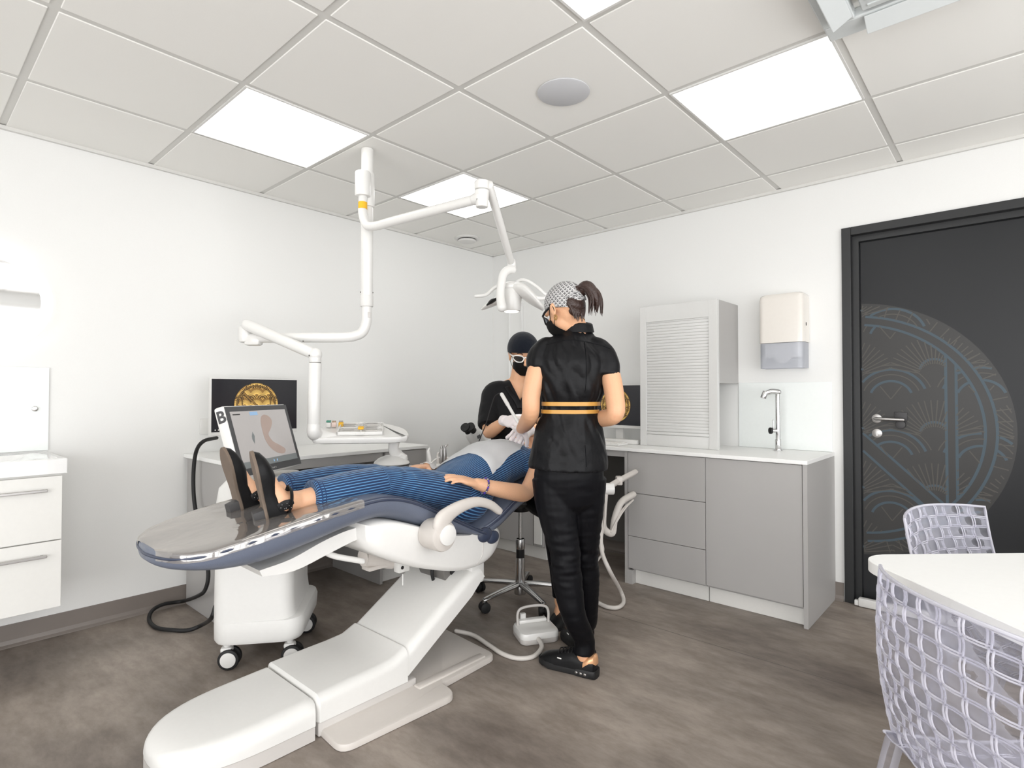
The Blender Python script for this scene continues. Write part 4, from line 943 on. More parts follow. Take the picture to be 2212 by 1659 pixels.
tube(bm, [atd(x, y, 2.97-.02*i) for i, (x, y) in enumerate(yk)], [(.018, .022), (.020, .022), (.020, .022), (.020, .021), (.022, .022), (.024, .024)], ref=D0, n=20); obj('yoke', bm, M['plas'], lamp)
bm = NB(); c = atd(1105, 648, 3.0); cyl(bm, c-Vector((0, 0, .062)), c+Vector((0, 0, .06)), .048, r2=.058, n=32, bev=.012); ball(bm, c+Vector((0, 0, .065)), (.06, .06, .035)); obj('lamp_housing', bm, M['plas'], lamp)
bm = NB(); mouth = V(1.60, -1.37, 1.0); ld_ = (mouth-(c-Vector((0, 0, .06)))).normalized(); cyl(bm, c-Vector((0, 0, .060)), c-Vector((0, 0, .0635)), .038, n=28); obj('lamp_lens', bm, emission('lamp_lens_light', (1, .95, .88), 3), lamp)
sp_ = bpy.data.lights.new('lamp_beam', 'SPOT'); sp_.energy = 26; sp_.color = (1, .93, .84); sp_.spot_size = math.radians(17); sp_.spot_blend = .5; sp_.shadow_soft_size = .05
so = bpy.data.objects.new('lamp_beam', sp_); COL.objects.link(so); so.parent = lamp; so.location = (c-Vector((0, 0, .072)))-lamp.location; so.rotation_euler = ld_.to_track_quat('-Z', 'Y').to_euler()
def wing(name, P, ws, ts):
    bm = NB(); tube(bm, P, [(w_, t_) for w_, t_ in zip(ws, ts)], ref=D0, n=20); return obj(name, bm, M['plas'], lamp)
wing('reflector_wing', [atd(1112, 622, 3.0), atd(1130, 628, 2.98), atd(1150, 645, 2.95), atd(1170, 664, 2.93)], (.05, .075, .085, .04), (.03, .035, .026, .012))
wing('reflector_wing', [atd(1092, 636, 3.03), atd(1072, 650, 3.04), atd(1055, 660, 3.05), atd(1042, 668, 3.06)], (.04, .06, .05, .02), (.022, .02, .014, .006))
bm = NB(); tube(bm, [atd(1073, 645, 2.965), atd(1062, 651, 2.975), atd(1052, 659, 2.98)], [(.02, .006), (.022, .011), (.008, .004)], ref=D0); obj('reflector_mirror', bm, M['black'], lamp)
bm = NB(); tube(bm, [atd(1110, 618, 3.0), atd(1122, 606, 2.97), atd(1138, 606, 2.94), atd(1158, 618, 2.92), atd(1176, 634, 2.90), atd(1186, 642, 2.90), atd(1170, 645, 2.90), atd(1155, 642, 2.90)], [.009, .0085, .008, .008, .008, .008, .010, .009]); obj('handle', bm, M['plas'], lamp)
bm = NB(); tube(bm, [atd(1088, 612, 3.05), atd(1068, 622, 3.07), atd(1050, 637, 3.08), atd(1028, 640, 3.09)], [.012, .010, .009, .009]); obj('handle', bm, M['plas'], lamp)

# ------------------------------------------------------------ scanner cart with tilted touch screen, left of the chair
def camw(lat, dep, z): return Vector((CAM.x, CAM.y, 0))+D0*dep+R0*lat+Vector((0, 0, z))
cc = camw(-1.16, 2.71, 0); cX = (R0*.985+D0*.17).normalized(); cY = (D0*.985-R0*.17).normalized(); UP = Vector((0, 0, 1))
cart = thing('scanner_cart', 'white scanner cart with a tilted touch screen beside the foot of the dental chair', 'scanner cart', cc)
CP = lambda x, y, z: cc+cX*x+cY*y+UP*z
def crr(x0, y0, x1, y1, r, z): return [CP(a, b, z) for a, b, _ in rrect(x0, y0, x1, y1, r, 0, 6)]
bm = NB(); loft(bm, [crr(-.18, -.225, .18, .235, .07, .125), crr(-.188, -.233, .19, .243, .075, .14), crr(-.19, -.235, .195, .245, .08, .20), crr(-.188, -.233, .188, .24, .08, .222), crr(-.17, -.215, .15, .21, .07, .235)]); obj('base', bm, M['plasm'], cart)
bm = NB(); loft(bm, [crr(-.186, -.230, .16, .205, .06, .21), crr(-.186, -.230, .150, .20, .06, .30), crr(-.182, -.225, .145, .20, .06, .74), crr(-.175, -.215, .138, .19, .06, .80), crr(-.15, -.19, .11, .165, .05, .83)]); obj('column', bm, M['plasm'], cart)
bm = NB()
for k in range(9): obox(bm, CP(-.182, -.14, .42-.022*k), cX, cY, UP, (.014, .05 if k % 3 else .03, .004 if k % 2 else .008), 0)
obj('rating_label', bm, M['dgrey'], cart)
bm = NB(); obox(bm, CP(-.188, -.1, .26), cX, cY, UP, (.01, .06, .045), .004); obj('cable_socket', bm, M['black'], cart)
for x, y in ((-.135, -.165), (.13, -.165), (.13, .18), (-.135, .18)):
    bm = NB(); p = CP(x, y, 0); cyl(bm, p+UP*.09, p+UP*.128, .014); obox(bm, p+UP*.085, cX, cY, UP, (.05, .045, .03), .012); o = obj('castor', bm, M['plasm'], cart)
    for s in (-1, 1):
        bm = NB(); c = p+cX*.012+UP*.047; cyl(bm, c+cY*(s*.010), c+cY*(s*.030), .045, n=28, bev=.006); cyl(bm, c+cY*(s*.028), c+cY*(s*.032), .033, n=28, bev=.002, mi=1); obj('wheel', bm, None, o, mats=[M['rubber'], M['plasm']])
# the screen
tl = atd(483, 878, 2.40); trr = atd(617, 873, 2.87); wv = trr-tl; wv.z = 0; SW = wv.length; wv.normalize()
nv0 = wv.cross(UP); 
if nv0.dot(R0) < 0: nv0 = -nv0
ta = math.radians(16.5); hv_ = (UP*math.cos(ta)-nv0*math.sin(ta)); nv = (nv0*math.cos(ta)+UP*math.sin(ta)); SH = .315
sc_ = (tl+trr)/2; sc_.z = (tl.z+trr.z)/2; sc_ = sc_-hv_*(SH/2)
bm = NB(); obox(bm, sc_-nv*.026, wv, hv_, nv, (SW+.006, SH+.006, .050), .012, 3); obox(bm, sc_-nv*.065-hv_*.05, wv, hv_, nv, (.2, .2, .04), .015); scrn = obj('touch_screen', bm, M['plas'], cart)
bm = NB(); obox(bm, sc_+nv*.0, wv, hv_, nv, (SW-.006, SH-.006, .003), 0); obj('bezel', bm, M['dgrey'], scrn)
bm = NB(); dw, dh = SW-.052, SH-.060; dc = sc_+hv_*.004+nv*.0022
obox(bm, dc, wv, hv_, nv, (dw, dh, .001), 0)
def sq(u0, v0, u1, v1, mi, z=.0012):
    pts = [dc+wv*((u-.5)*dw)+hv_*((.5-v)*dh)+nv*z for u, v in ((u0, v0), (u0, v1), (u1, v1), (u1, v0))]; bm.faces.new([bm.verts.new(p) for p in pts]).material_index = mi
def poly(P, mi, z=.0012): bm.faces.new([bm.verts.new(dc+wv*((u-.5)*dw)+hv_*((.5-v)*dh)+nv*z) for u, v in P]).material_index = mi
sq(0, .89, 1, 1, 3); sq(.03, .045, .15, .065, 4); sq(.31, .02, .45, .085, 2, .0014); sq(.52, .93, .54, .97, 2, .0016); sq(.58, .93, .60, .97, 2, .0016)
poly([(x, y) for x, y in cr([(.56, .08), (.64, .12), (.68, .22), (.62, .36), (.55, .46), (.60, .60), (.70, .68), (.80, .78), (.74, .86), (.60, .80), (.50, .66), (.46, .50), (.46, .34), (.47, .20), (.50, .12), (.56, .08)], 3)[:-1]], 1)
poly([(.28, .38), (.30, .46), (.27, .60), (.245, .52), (.25, .46)], 3)
obj('display', bm, None, scrn, False, [M['scr'], M['scan'], M['scanb'], M['scang'], M['black']])
bm = NB(); b0 = sc_-hv_*(SH/2-.015)+nv*.0016
for k in range(4): obox(bm, b0+wv*(.012*k-.02), wv, hv_, nv, (.003 if k else .006, .006 if k else .012, .0006), 0)
obj('bezel_mark', bm, M['wframe'], scrn)
bm = text_bm('B', .072, sc_-wv*(SW/2+.0032)+hv_*(SH/2-.045)-nv*.022, nv, hv_, .0006, .002); o = obj('side_letter', bm, M['dgrey'], scrn, False); o['label'] = 'dark letter B on the side of the casing'
bm = NB(); obox(bm, CP(-.02, 0, .86), cX, cY, UP, (.06, .08, .10), .015); tube(bm, [CP(-.02, 0, .86), sc_-nv*.07-hv_*.05], .025, smooth=False); obj('screen_stand', bm, M['plasm'], cart)
# black cable from desk to cart
P = [atx(468, 946, .20), aty(440, 953, -2.63), aty(424, 975, -2.645), aty(418, 1020, -2.65), aty(419, 1075, -2.65), aty(427, 1125, -2.65), aty(443, 1190, -2.65), aty(450, 1240, -2.65), aty(444, 1272, -2.66), aty(430, 1286, -2.67), atx(398, 1298, .075), atx(355, 1305, .06), atx(330, 1318, .09), atz(322, 1338, .013), atz(336, 1355, .013), atz(370, 1361, .013), atz(408, 1361, .013), atz(440, 1348, .05), CP(-.225, -.09, .2), CP(-.205, -.1, .255)]
bm = NB(); tube(bm, P, .0100, n=12); o = obj('black_cable', bm, M['rubber']); tag(o, 'thick black cable looping from the desk monitor over the floor to the scanner cart', 'cable')

# ------------------------------------------------------------ stool of the seated person
sb = atd(1124, 1262, 3.36); sb.z = 0; UPv = UP
stool = thing('clinic_stool', 'stool with black seat base and polished five-leg foot, behind the dental chair', 'stool', sb)
bm = NB(); cyl(bm, sb+UP*.06, sb+UP*.25, .030, r2=.027, n=24); cyl(bm, sb+UP*.25, sb+UP*.36, .025, n=24, bev=.002, mi=1); cyl(bm, sb+UP*.30, sb+UP*.36, .027, n=24, bev=.002); obj('column_sleeve', bm, None, stool, mats=[M['alu'], M['black']])
bm = NB(); cyl(bm, sb+UP*.35, sb+UP*.55, .0125, n=20); obj('gas_lift', bm, M['chrome'], stool)
bm = NB(); cyl(bm, sb+UP*.525, sb+UP*.56, .06, r2=.07, n=24, bev=.006); cyl(bm, sb+UP*.56, sb+UP*.58, .10, n=24, bev=.006); obj('seat_mechanism', bm, M['black'], stool)
bm = NB(); lathe(bm, sb+UP*.58, [(0, 0), (.17, .0), (.19, .015), (.19, .045), (.17, .062), (0, .07)], 36); obj('seat', bm, M['rubber'], stool)
bm = NB(); cyl(bm, sb+UP*.035, sb+UP*.10, .036, r2=.034, n=24, bev=.006); ball(bm, sb+UP*.05, .02); obj('hub', bm, M['alu'], stool)
fr = atz(1155, 1318, .0)-sb; a0 = math.atan2(fr.y, fr.x)
for k in range(5):
    a = a0+2*PI*k/5; dd = Vector((math.cos(a), math.sin(a), 0)); RL = .285
    bm = NB(); tube(bm, [sb+UP*.095+dd*.02, sb+UP*.088+dd*.12, sb+UP*.072+dd*(RL-.02), sb+UP*.068+dd*RL], [(.026, .017), (.022, .015), (.017, .012), (.015, .011)], ref=Vector((-dd.y, dd.x, 0)), n=12); cyl(bm, sb+dd*RL+UP*.045, sb+dd*RL+UP*.074, .011); lg = obj('leg', bm, M['alu'], stool)
    bm = NB(); c = sb+dd*(RL-.004)+UP*.030; t2 = Vector((math.cos(a+1.2), math.sin(a+1.2), 0))
    for s in (-1, 1): cyl(bm, c+t2*(s*.006), c+t2*(s*.026), .029, n=24, bev=.004)
    cyl(bm, c-t2*.008, c+t2*.008, .018); obj('castor', bm, M['rubber'], lg)

# ------------------------------------------------------------ microscope behind the patient
mb = atd(985, 900, 3.8); mb.z = 0
mic = thing('dental_microscope', 'white binocular microscope with black eyepieces behind the patient', 'microscope', mb)
bm = NB(); cyl(bm, mb+UP*.001, mb+UP*.05, .15, n=36, bev=.01); obj('floor_base', bm, M['plasm'], mic)
bm = NB(); cyl(bm, mb+UP*.04, mb+UP*.70, .03, n=24); obj('post', bm, M['plas'], mic)
mh = atd(1036, 968, 3.95)
bm = NB(); tube(bm, [mb+UP*.69, mb+UP*.75, Vector(((mb.x+mh.x)/2, (mb.y+mh.y)/2, .80)), mh-UP*.02], [.028, .026, .03]); obj('support_arm', bm, M['plas'], mic)
ex = (atd(1012, 930, 3.8)-atd(1034, 962, 3.95)).normalized()
bm = NB()
for p, q in (((1036, 968), (1016, 938)), ((1044, 962), (1026, 932))): tube(bm, [atd(*p, 3.95), atd(*q, 3.87)], [.042, .036], smooth=False)
ball(bm, atd(1040, 965, 3.95), (.075, .06, .06)); obj('body', bm, M['plas'], mic)
for p, q in (((1014, 936), (1004, 922)), ((1026, 934), (1015, 921))):
    a = atd(*p, 3.87); b = atd(*q, 3.80); bm = NB(); cyl(bm, a, a.lerp(b, .7), .024, r2=.022, n=20); cyl(bm, a.lerp(b, .65), b, .028, r2=.033, n=20, bev=.005); obj('eyepiece', bm, M['rubber'], mic)
bm = NB(); cyl(bm, atd(1033, 940, 3.86), atd(1036, 946, 3.86), .014); obj('focus_knob', bm, M['dgrey'], mic)

# ------------------------------------------------------------ suction unit right of the standing assistant
su = atd(1318, 1060, 3.35)
suc = thing('suction_unit', 'white hose bracket and pale suction hoses right of the standing assistant', 'suction unit', su)
bm = NB(); h0 = atd(1303, 1056, 3.25); h1 = atd(1322, 1056, 3.25); cyl(bm, h0-R0*.02, h1+R0*.012, .033, n=28, bev=.006); obox(bm, atd(1296, 1062, 3.25), R0, UP, -D0, (.06, .07, .055), .012); obj('hose_bracket', bm, M['plas'], suc)
bm = NB(); tube(bm, [atd(1318, 1050, 3.25), atd(1338, 1038, 3.35), atd(1372, 1020, 3.52)], [(.018, .016)]*3, sq=.5); obox(bm, atd(1337, 1038, 3.34), R0, UP, -D0, (.035, .05, .05), .006); obj('support_arm', bm, M['greige'], suc)
bm = NB(); tube(bm, [atd(1306, 1068, 3.25), atd(1303, 1110, 3.27), atd(1304, 1140, 3.3), atd(1322, 1152, 3.33), atd(1328, 1120, 3.4), atd(1342, 1085, 3.46), atd(1368, 1068, 3.55)], .020); obj('wide_hose', bm, M['hose'], suc)
for k in range(2):
    bm = NB(); tube(bm, [atd(1320, 1150, 3.30), atd(1330, 1128+3*k, 3.36), atd(1345+4*k, 1100, 3.44), atd(1368, 1080, 3.52)], .005); obj('thin_hose', bm, M['hose'], suc)
bm = NB(); tube(bm, [atd(1303, 1070, 3.2), atd(1299, 1110, 3.18), atd(1298, 1160, 3.16), atd(1301, 1195, 3.12), atd(1318, 1235, 3.08), atz(1341, 1277, .06), atz(1347, 1300, .018), atz(1335, 1312, .014), atz(1312, 1311, .014), atz(1288, 1300, .014), atz(1262, 1288, .014)], .0115); obj('long_hose', bm, M['hose'], suc)
bm = NB(); tube(bm, [atd(1308, 1070, 3.22), atd(1306, 1120, 3.2), atd(1300, 1165, 3.18), atd(1303, 1190, 3.16), atd(1290, 1212, 3.15), atd(1275, 1230, 3.15)], .006); obj('thin_hose', bm, M['hose'], suc)

# ------------------------------------------------------------ white table and clear woven chairs
tc_ = Vector((3.2685, -1.851, 0)); te1 = Vector((.725, .69, 0)).normalized(); te2 = Vector((.69, -.725, 0)).normalized()
tab = thing('white_table', 'white table top with rounded corners at the right edge of the photo', 'table', tc_+te1*.6+te2*.4)
TT = lambda u, v, z: tc_+te1*u+te2*v+UP*z
o2 = roundpoly([(0, 0), (1.15, 0), (1.15, .8), (0, .8)], .11, 8)
bm = NB(); loft(bm, [[TT(u, v, .708) for u, v in o2], [TT(u, v, .738) for u, v in o2], [TT(.575+(u-.575)*.997, .4+(v-.4)*.997, .74) for u, v in o2]]); obj('tabletop', bm, M['wtop'], tab)
bm = NB(); obox(bm, TT(.575, .4, .35), te1, te2, UP, (.55, .28, .70), .01); 
for k in range(13): obox(bm, TT(.305+k*.045, .255, .35), te1, te2, UP, (.024, .014, .69), .002); obox(bm, TT(.305+k*.045, .545, .35), te1, te2, UP, (.024, .014, .69), .002)
for k in range(6): obox(bm, TT(.295, .29+k*.045, .35), te1, te2, UP, (.014, .024, .69), .002)
obj('slatted_pedestal', bm, M['wood'], tab)
bm = NB(); obox(bm, TT(.575, .4, .006), te1, te2, UP, (.7, .45, .012), .004); obj('foot_plate', bm, M['steel'], tab)

def woven_chair(lean, base, fw, lbl):
    """clear moulded chair: base point on the floor under the seat centre, fw = direction the sitter faces"""
    t = thing('clear_chair', lbl, 'chair', base)
    fw = fw.normalized(); sd = fw.cross(UP)
    Wd, n1, n2 = .455, 10, 11
    def back(u, v):                                       # u -1..1 across, v 0..1 from seat to top
        w = Wd/2*(1.0+.05*v); z = .40+.415*v
        y = -.19-lean*v-.02*math.sin(v*PI)+.055*u*u*(.4+.9*v)
        return base+sd*(u*w)+fw*y+UP*(z-.012*u*u*v)
    def seatf(u, v): return base+sd*(u*Wd/2*(1-.04*v))+fw*(-.19+.42*v)+UP*(.40-.02*math.sin(v*PI)+.012*u*u-.03*max(0, v-.85)*5*.15)
    def sheet(name, f, nu, nv):
        bm = NB(); e = 1e-3
        def nrm(u, v): return (f(u+e, v)-f(u-e, v)).cross(f(u, v+e)-f(u, v-e)).normalized()
        G = [[f(-1+2*i/(nu*3), j/(nv*3)) for j in range(nv*3+1)] for i in range(nu*3+1)]
        N2 = [[nrm(-1+2*i/(nu*3), min(max(j/(nv*3), .01), .99)) for j in range(nv*3+1)] for i in range(nu*3+1)]
        off = lambda i, j: .0035*math.sin((i//3+j//3)*PI+.5*PI)*(0 if i % 3 == 0 or j % 3 == 0 else 1)
        A = [[bm.verts.new(G[i][j]+N2[i][j]*(.0022+off(i, j))) for j in range(nv*3+1)] for i in range(nu*3+1)]
        B = [[bm.verts.new(G[i][j]-N2[i][j]*(.0022-off(i, j))) for j in range(nv*3+1)] for i in range(nu*3+1)]
        for i in range(nu*3):
            for j in range(nv*3):
                bm.faces.new((A[i][j], A[i+1][j], A[i+1][j+1], A[i][j+1])); bm.faces.new((B[i][j], B[i][j+1], B[i+1][j+1], B[i+1][j]))
        for i in range(nu*3):
            bm.faces.new((A[i][0], B[i][0], B[i+1][0], A[i+1][0])); bm.faces.new((A[i][-1], A[i+1][-1], B[i+1][-1], B[i][-1]))
        for j in range(nv*3):
            bm.faces.new((A[0][j], A[0][j+1], B[0][j+1], B[0][j])); bm.faces.new((A[-1][j], B[-1][j], B[-1][j+1], A[-1][j+1]))
        # basket ridges: short bars along both directions, breaking at every other cell
        for i in range(nu+1):
            for j in range(nv):
                sft = .10/nu if (i+j) % 2 else -.10/nu
                if i in (0, nu): sft = 0
                u = -1+2*i/nu
                for s2 in ((-.16, .16) if 0 < i < nu else (0,)):
                    uu = u+s2/nu+sft
                    P = [f(uu, (j+k/3)/nv)+nrm(uu, min(max((j+k/3)/nv, .01), .99))*.004*math.sin(PI*(k/3))*(1 if (i+j) % 2 else -1) for k in range(4)]
                    tube(bm, P, .0021, n=5, smooth=False, cap='flat', mi=1)
        for j in range(nv+1):
            for i in range(nu):
                v = min(max(j/nv, .0), 1); vo = (.05/nv if (i+j) % 2 else -.05/nv) if 0 < j < nv else 0
                for s2 in ((-.07, .07) if 0 < j < nv else (0,)):
                    P = [f(-1+2*(i+k/3)/nu, v+vo+s2/nv)+nrm(-1+2*(i+k/3)/nu, min(max(v, .01), .99))*.004*math.sin(PI*(k/3))*(1 if (i+j) % 2 else -1) for k in range(4)]
                    tube(bm, P, .0019, n=5, smooth=False, cap='flat', mi=1)
        edge = [f(-1, j/20) for j in range(21)]+[f(-1+2*i/20, 1) for i in range(1, 21)]+[f(1, 1-j/20) for j in range(1, 21)]
        tube(bm, edge, .0045, n=8, smooth=False, mi=1)
        return obj(name, bm, None, t, mats=[M['clear'], M['clearrim']])
    sheet('backrest', back, n1, n2); sheet('seat', seatf, n1, 8)
    for a, b in ((-1, 1), (1, 1), (-1, 0), (1, 0)):
        top = seatf(a*.9, .92 if b else .02)-UP*.004; ft = base+sd*(a*.21)+fw*(.22 if b else -.29)
        bm = NB(); tube(bm, [top, top.lerp(ft, .5), ft+UP*.006], [(.018, .016), (.016, .014), (.012, .011)], n=10, sq=.6); obj('leg', bm, M['clear'], t)
    return t
fA = (R0*.42-D0*.91).normalized()
pA = camw(1.50, 2.03, 0)
woven_chair(.17, pA+fA*.34, fA, 'clear woven-pattern plastic chair with its back to the black door')
pB0 = atz(1890, 1228, .80); pB1 = atz(2212, 1390, .80); wB = (pB1-pB0); wB.z = 0; wB.normalize()
fB = Vector((-wB.y, wB.x, 0))
mB = pB0+wB*.2255; mB.z = 0
woven_chair(.07, mB+fB*.21, fB, 'clear woven-pattern plastic chair nearest the camera, cut off at bottom right')

# ------------------------------------------------------------ people: helpers
def head(bm, c, f, u, s=1.0, nose=True):
    """skull, jaw, nose, ears, lips fused later; c centre, f face direction, u up"""
    f = f.normalized(); u = (u-f*u.dot(f)).normalized(); r = f.cross(u)
    rot = Matrix((r, f, u)).transposed(); P = lambda a, b, d: c+r*(a*s)+f*(b*s)+u*(d*s)
    B = lambda p, rad: ball(bm, P(*p), tuple(x*s for x in rad), rot)
    B((0, -.012, .035), (.074, .094, .083)); B((0, .028, -.030), (.060, .062, .072)); B((0, .045, -.072), (.040, .040, .036)); B((0, .062, -.098), (.022, .02, .017))
    B((0, -.055, .0), (.058, .05, .06))
    for a in (-1, 1): B((a*.036, .052, -.035), (.026, .03, .028)); B((a*.030, .075, .022), (.024, .014, .010)); B((a*.077, -.008, -.012), (.008, .018, .030)); B((a*.079, -.014, .002), (.009, .014, .016))
    tube(bm, [P(0, .086, .012), P(0, .098, -.010), P(0, .108, -.028)], [.009*s, .010*s, .013*s]); B((-.012, .098, -.034), (.009, .010, .007)); B((.012, .098, -.034), (.009, .010, .007))
    B((0, .088, -.058), (.022, .010, .006)); B((0, .086, -.067), (.019, .010, .006))
    return P, rot
def hand(bm, w, fd, nd, th, curl=(.35, .4, .45, .5), s=1.0, grow=0.0, tdir=None, spread=.10, tcurl=.35):
    """five-fingered hand: w wrist, fd towards the knuckles, nd out of the back, th +1/-1 side of the thumb"""
    fd = fd.normalized(); nd = (nd-fd*nd.dot(fd)).normalized(); ts = fd.cross(nd)*th
    G = grow
    tube(bm, [w-fd*.01*s, w+fd*.03*s, w+fd*.065*s, w+fd*.088*s], [(.024*s+G, .017*s+G), (.034*s+G, .017*s+G), (.041*s+G, .0145*s+G), (.038*s+G, .011*s+G)], ref=ts, n=16, sq=.8)
    tips = []
    for k, (ln, bx, bt, r) in enumerate(((.073, .086, .028, .0086), (.081, .090, .0095, .0088), (.075, .086, -.0095, .0084), (.058, .078, -.027, .0074))):
        p = w+fd*(bx*s)+ts*(bt*s); d = (fd+ts*(spread*(1.4-k))).normalized(); a = 0; pts = [p-d*.015*s, p]; c = curl[k]
        for j, fr in enumerate((.46, .30, .24)):
            a += c*(.9 if j == 0 else 1.15); dd = (d*math.cos(a)-nd*math.sin(a)); p = p+dd*(ln*fr*s); pts.append(p)
        tube(bm, pts, [r*s+G, r*s*1.05+G, r*s+G, r*s*.95+G, r*s*.8+G], n=10, k=3); tips.append(p)
    t = (tdir or (fd*.62+ts*.70-nd*.35)).normalized(); p = w+fd*(.022*s)+ts*(.024*s); pts = [p-t*.005]; a = 0
    tb = ts.cross(t)
    for ln, cc_ in ((.038, 0), (.030, tcurl), (.024, tcurl)):
        a += cc_; dd = (t*math.cos(a)+(fd*.75-ts*.2-nd*.45).normalized()*math.sin(a)).normalized(); p = p+dd*(ln*s); pts.append(p)
    tube(bm, pts, [.014*s+G, .0115*s+G, .0105*s+G, .0088*s+G], n=10, k=3)
    return tips
def part(name, bm, m, root, lbl=None, mats=None, smooth=True):
    o = obj(name, bm, m, root, smooth, mats)
    if lbl: o['label'] = lbl
    return o
def bvh_of(o):
    me = o.data; mw = world_of(o.parent) if o.parent else Matrix.Translation(o.location)
    return BVHTree.FromPolygons([mw @ v.co for v in me.vertices], [tuple(p.vertices) for p in me.polygons])
def seam(bv, pxs, r=.0013, off=.0008, dense=4):
    P = []
    for x, y in cr(pxs, dense):
        d = ray(x, y).normalized(); h = bv.ray_cast(CAM, d)
        if h[0] is not None: P.append(h[0]+h[1]*off)
    bm = NB()
    if len(P) > 1: tube(bm, P, r, n=6, smooth=False)
    return bm
def wrinkle(amp, sc, seed=0, aniso=(1, 1, 1)):
    def f(co):
        n = noise.noise_vector(Vector((co.x*sc*aniso[0]+seed, co.y*sc*aniso[1], co.z*sc*aniso[2])))
        return co+n*amp
    return f
def eyes(P, s, root, u):
    for a in (-1, 1):
        bm = NB(); ball(bm, P(a*.030, .074, .006), .0125*s); part('eye', bm, M['ceram'], root)
        bm = NB(); tube(bm, [P(a*.016, .090, .027), P(a*.032, .090, .034), P(a*.048, .080, .028)], [.0025, .0035, .002], n=8); part('eyebrow', bm, M['brow'], root)
A = lambda x, y, d: atd(x, y, d)

# ------------------------------------------------------------ the standing assistant, seen from behind
fa = (D0*.985-R0*.17).normalized(); ra = fa.cross(UP)
g0 = atz(1235, 1455, 0)
per = thing('person', 'person standing with back to the camera in black tunic, trousers and patterned cap', 'person', g0)
hc = A(1220, 670, 2.45); hf = (D0*.74-R0*.50-UP*.46).normalized(); hu = (UP-hf*UP.dot(hf)).normalized()
bm = NB()
HP, hrot = head(bm, hc, hf, hu, .98)
nb = A(1244, 712, 2.46)
tube(bm, [A(1240, 745, 2.47), nb, A(1234, 698, 2.455), hc-hu*.02-hf*.02], [.070, .054, .052, .055])
tube(bm, [A(1229, 1040, 2.49), A(1229, 990, 2.49), A(1231, 930, 2.48), A(1232, 878, 2.47), A(1237, 810, 2.46), A(1240, 765, 2.46), A(1242, 738, 2.47), A(1243, 722, 2.47)], [(.125, .090), (.140, .098), (.122, .092), (.104, .080), (.136, .094), (.136, .085), (.085, .056), (.058, .050)], ref=ra, n=24)
# arms: image-left arm reaches forward to the patient, the other bends behind the waist
LA = [A(1176, 762, 2.45), A(1160, 800, 2.43), A(1148, 850, 2.42), A(1146, 893, 2.44), A(1136, 915, 2.60), A(1126, 926, 2.82)]
tube(bm, LA, [.040, .042, .040, .0375, .035, .026], n=16)
RA = [A(1304, 768, 2.44), A(1319, 812, 2.42), A(1328, 860, 2.39), A(1328, 895, 2.38), A(1298, 905, 2.48), A(1250, 912, 2.66), A(1215, 920, 2.80)]
tube(bm, RA, [.040, .043, .041, .038, .037, .030, .026], n=16)
hand(bm, A(1126, 927, 2.84), (A(1118, 940, 3.0)-A(1126, 927, 2.84)), (UP*.6-D0*.3+R0*.4), 1, (.4, .45, .5, .5), .95)
hand(bm, A(1212, 921, 2.81), (A(1165, 938, 2.95)-A(1212, 921, 2.81)), (UP*.8-D0*.3), -1, (.4, .45, .5, .5), .95)
sh1, st1 = atz(1287, 1463, 0), atz(1170, 1430, 0); sl1 = (st1-sh1); sl1.z = 0; sl1.normalize()
sh2 = atz(1274, 1424, 0); sl2 = (D0*.9-R0*.3).normalized()
an1 = sh1+sl1*.055; an2 = sh2+sl2*.055
LL = [A(1194, 1030, 2.485), A(1201, 1090, 2.475), A(1213, 1155, 2.46), A(1221, 1200, 2.45), A(1226, 1260, 2.45), A(1240, 1330, 2.44), an1+UP*.155, an1+UP*.075]
LR = [.080, .077, .062, .052, .053, .040, .033, .034]
tube(bm, LL, LR, n=16)
RL_ = [A(1265, 1030, 2.51), A(1263, 1100, 2.53), A(1263, 1190, 2.57), A(1266, 1260, 2.60), A(1267, 1340, 2.64), an2+UP*.15, an2+UP*.07]
RR = [.080, .072, .052, .048, .037, .033, .034]
tube(bm, RL_, RR, n=16)
for an_, sl_ in ((an1, sl1), (an2, sl2)): tube(bm, [an_+UP*.05-sl_*.025, an_+UP*.055, an_+sl_*.07+UP*.048, an_+sl_*.15+UP*.032], [.026, .028, .026, .018], n=12)
part('body', organic(bm, .0048, 3), M['skin'], per)
eyes(HP, .98, per, hu)
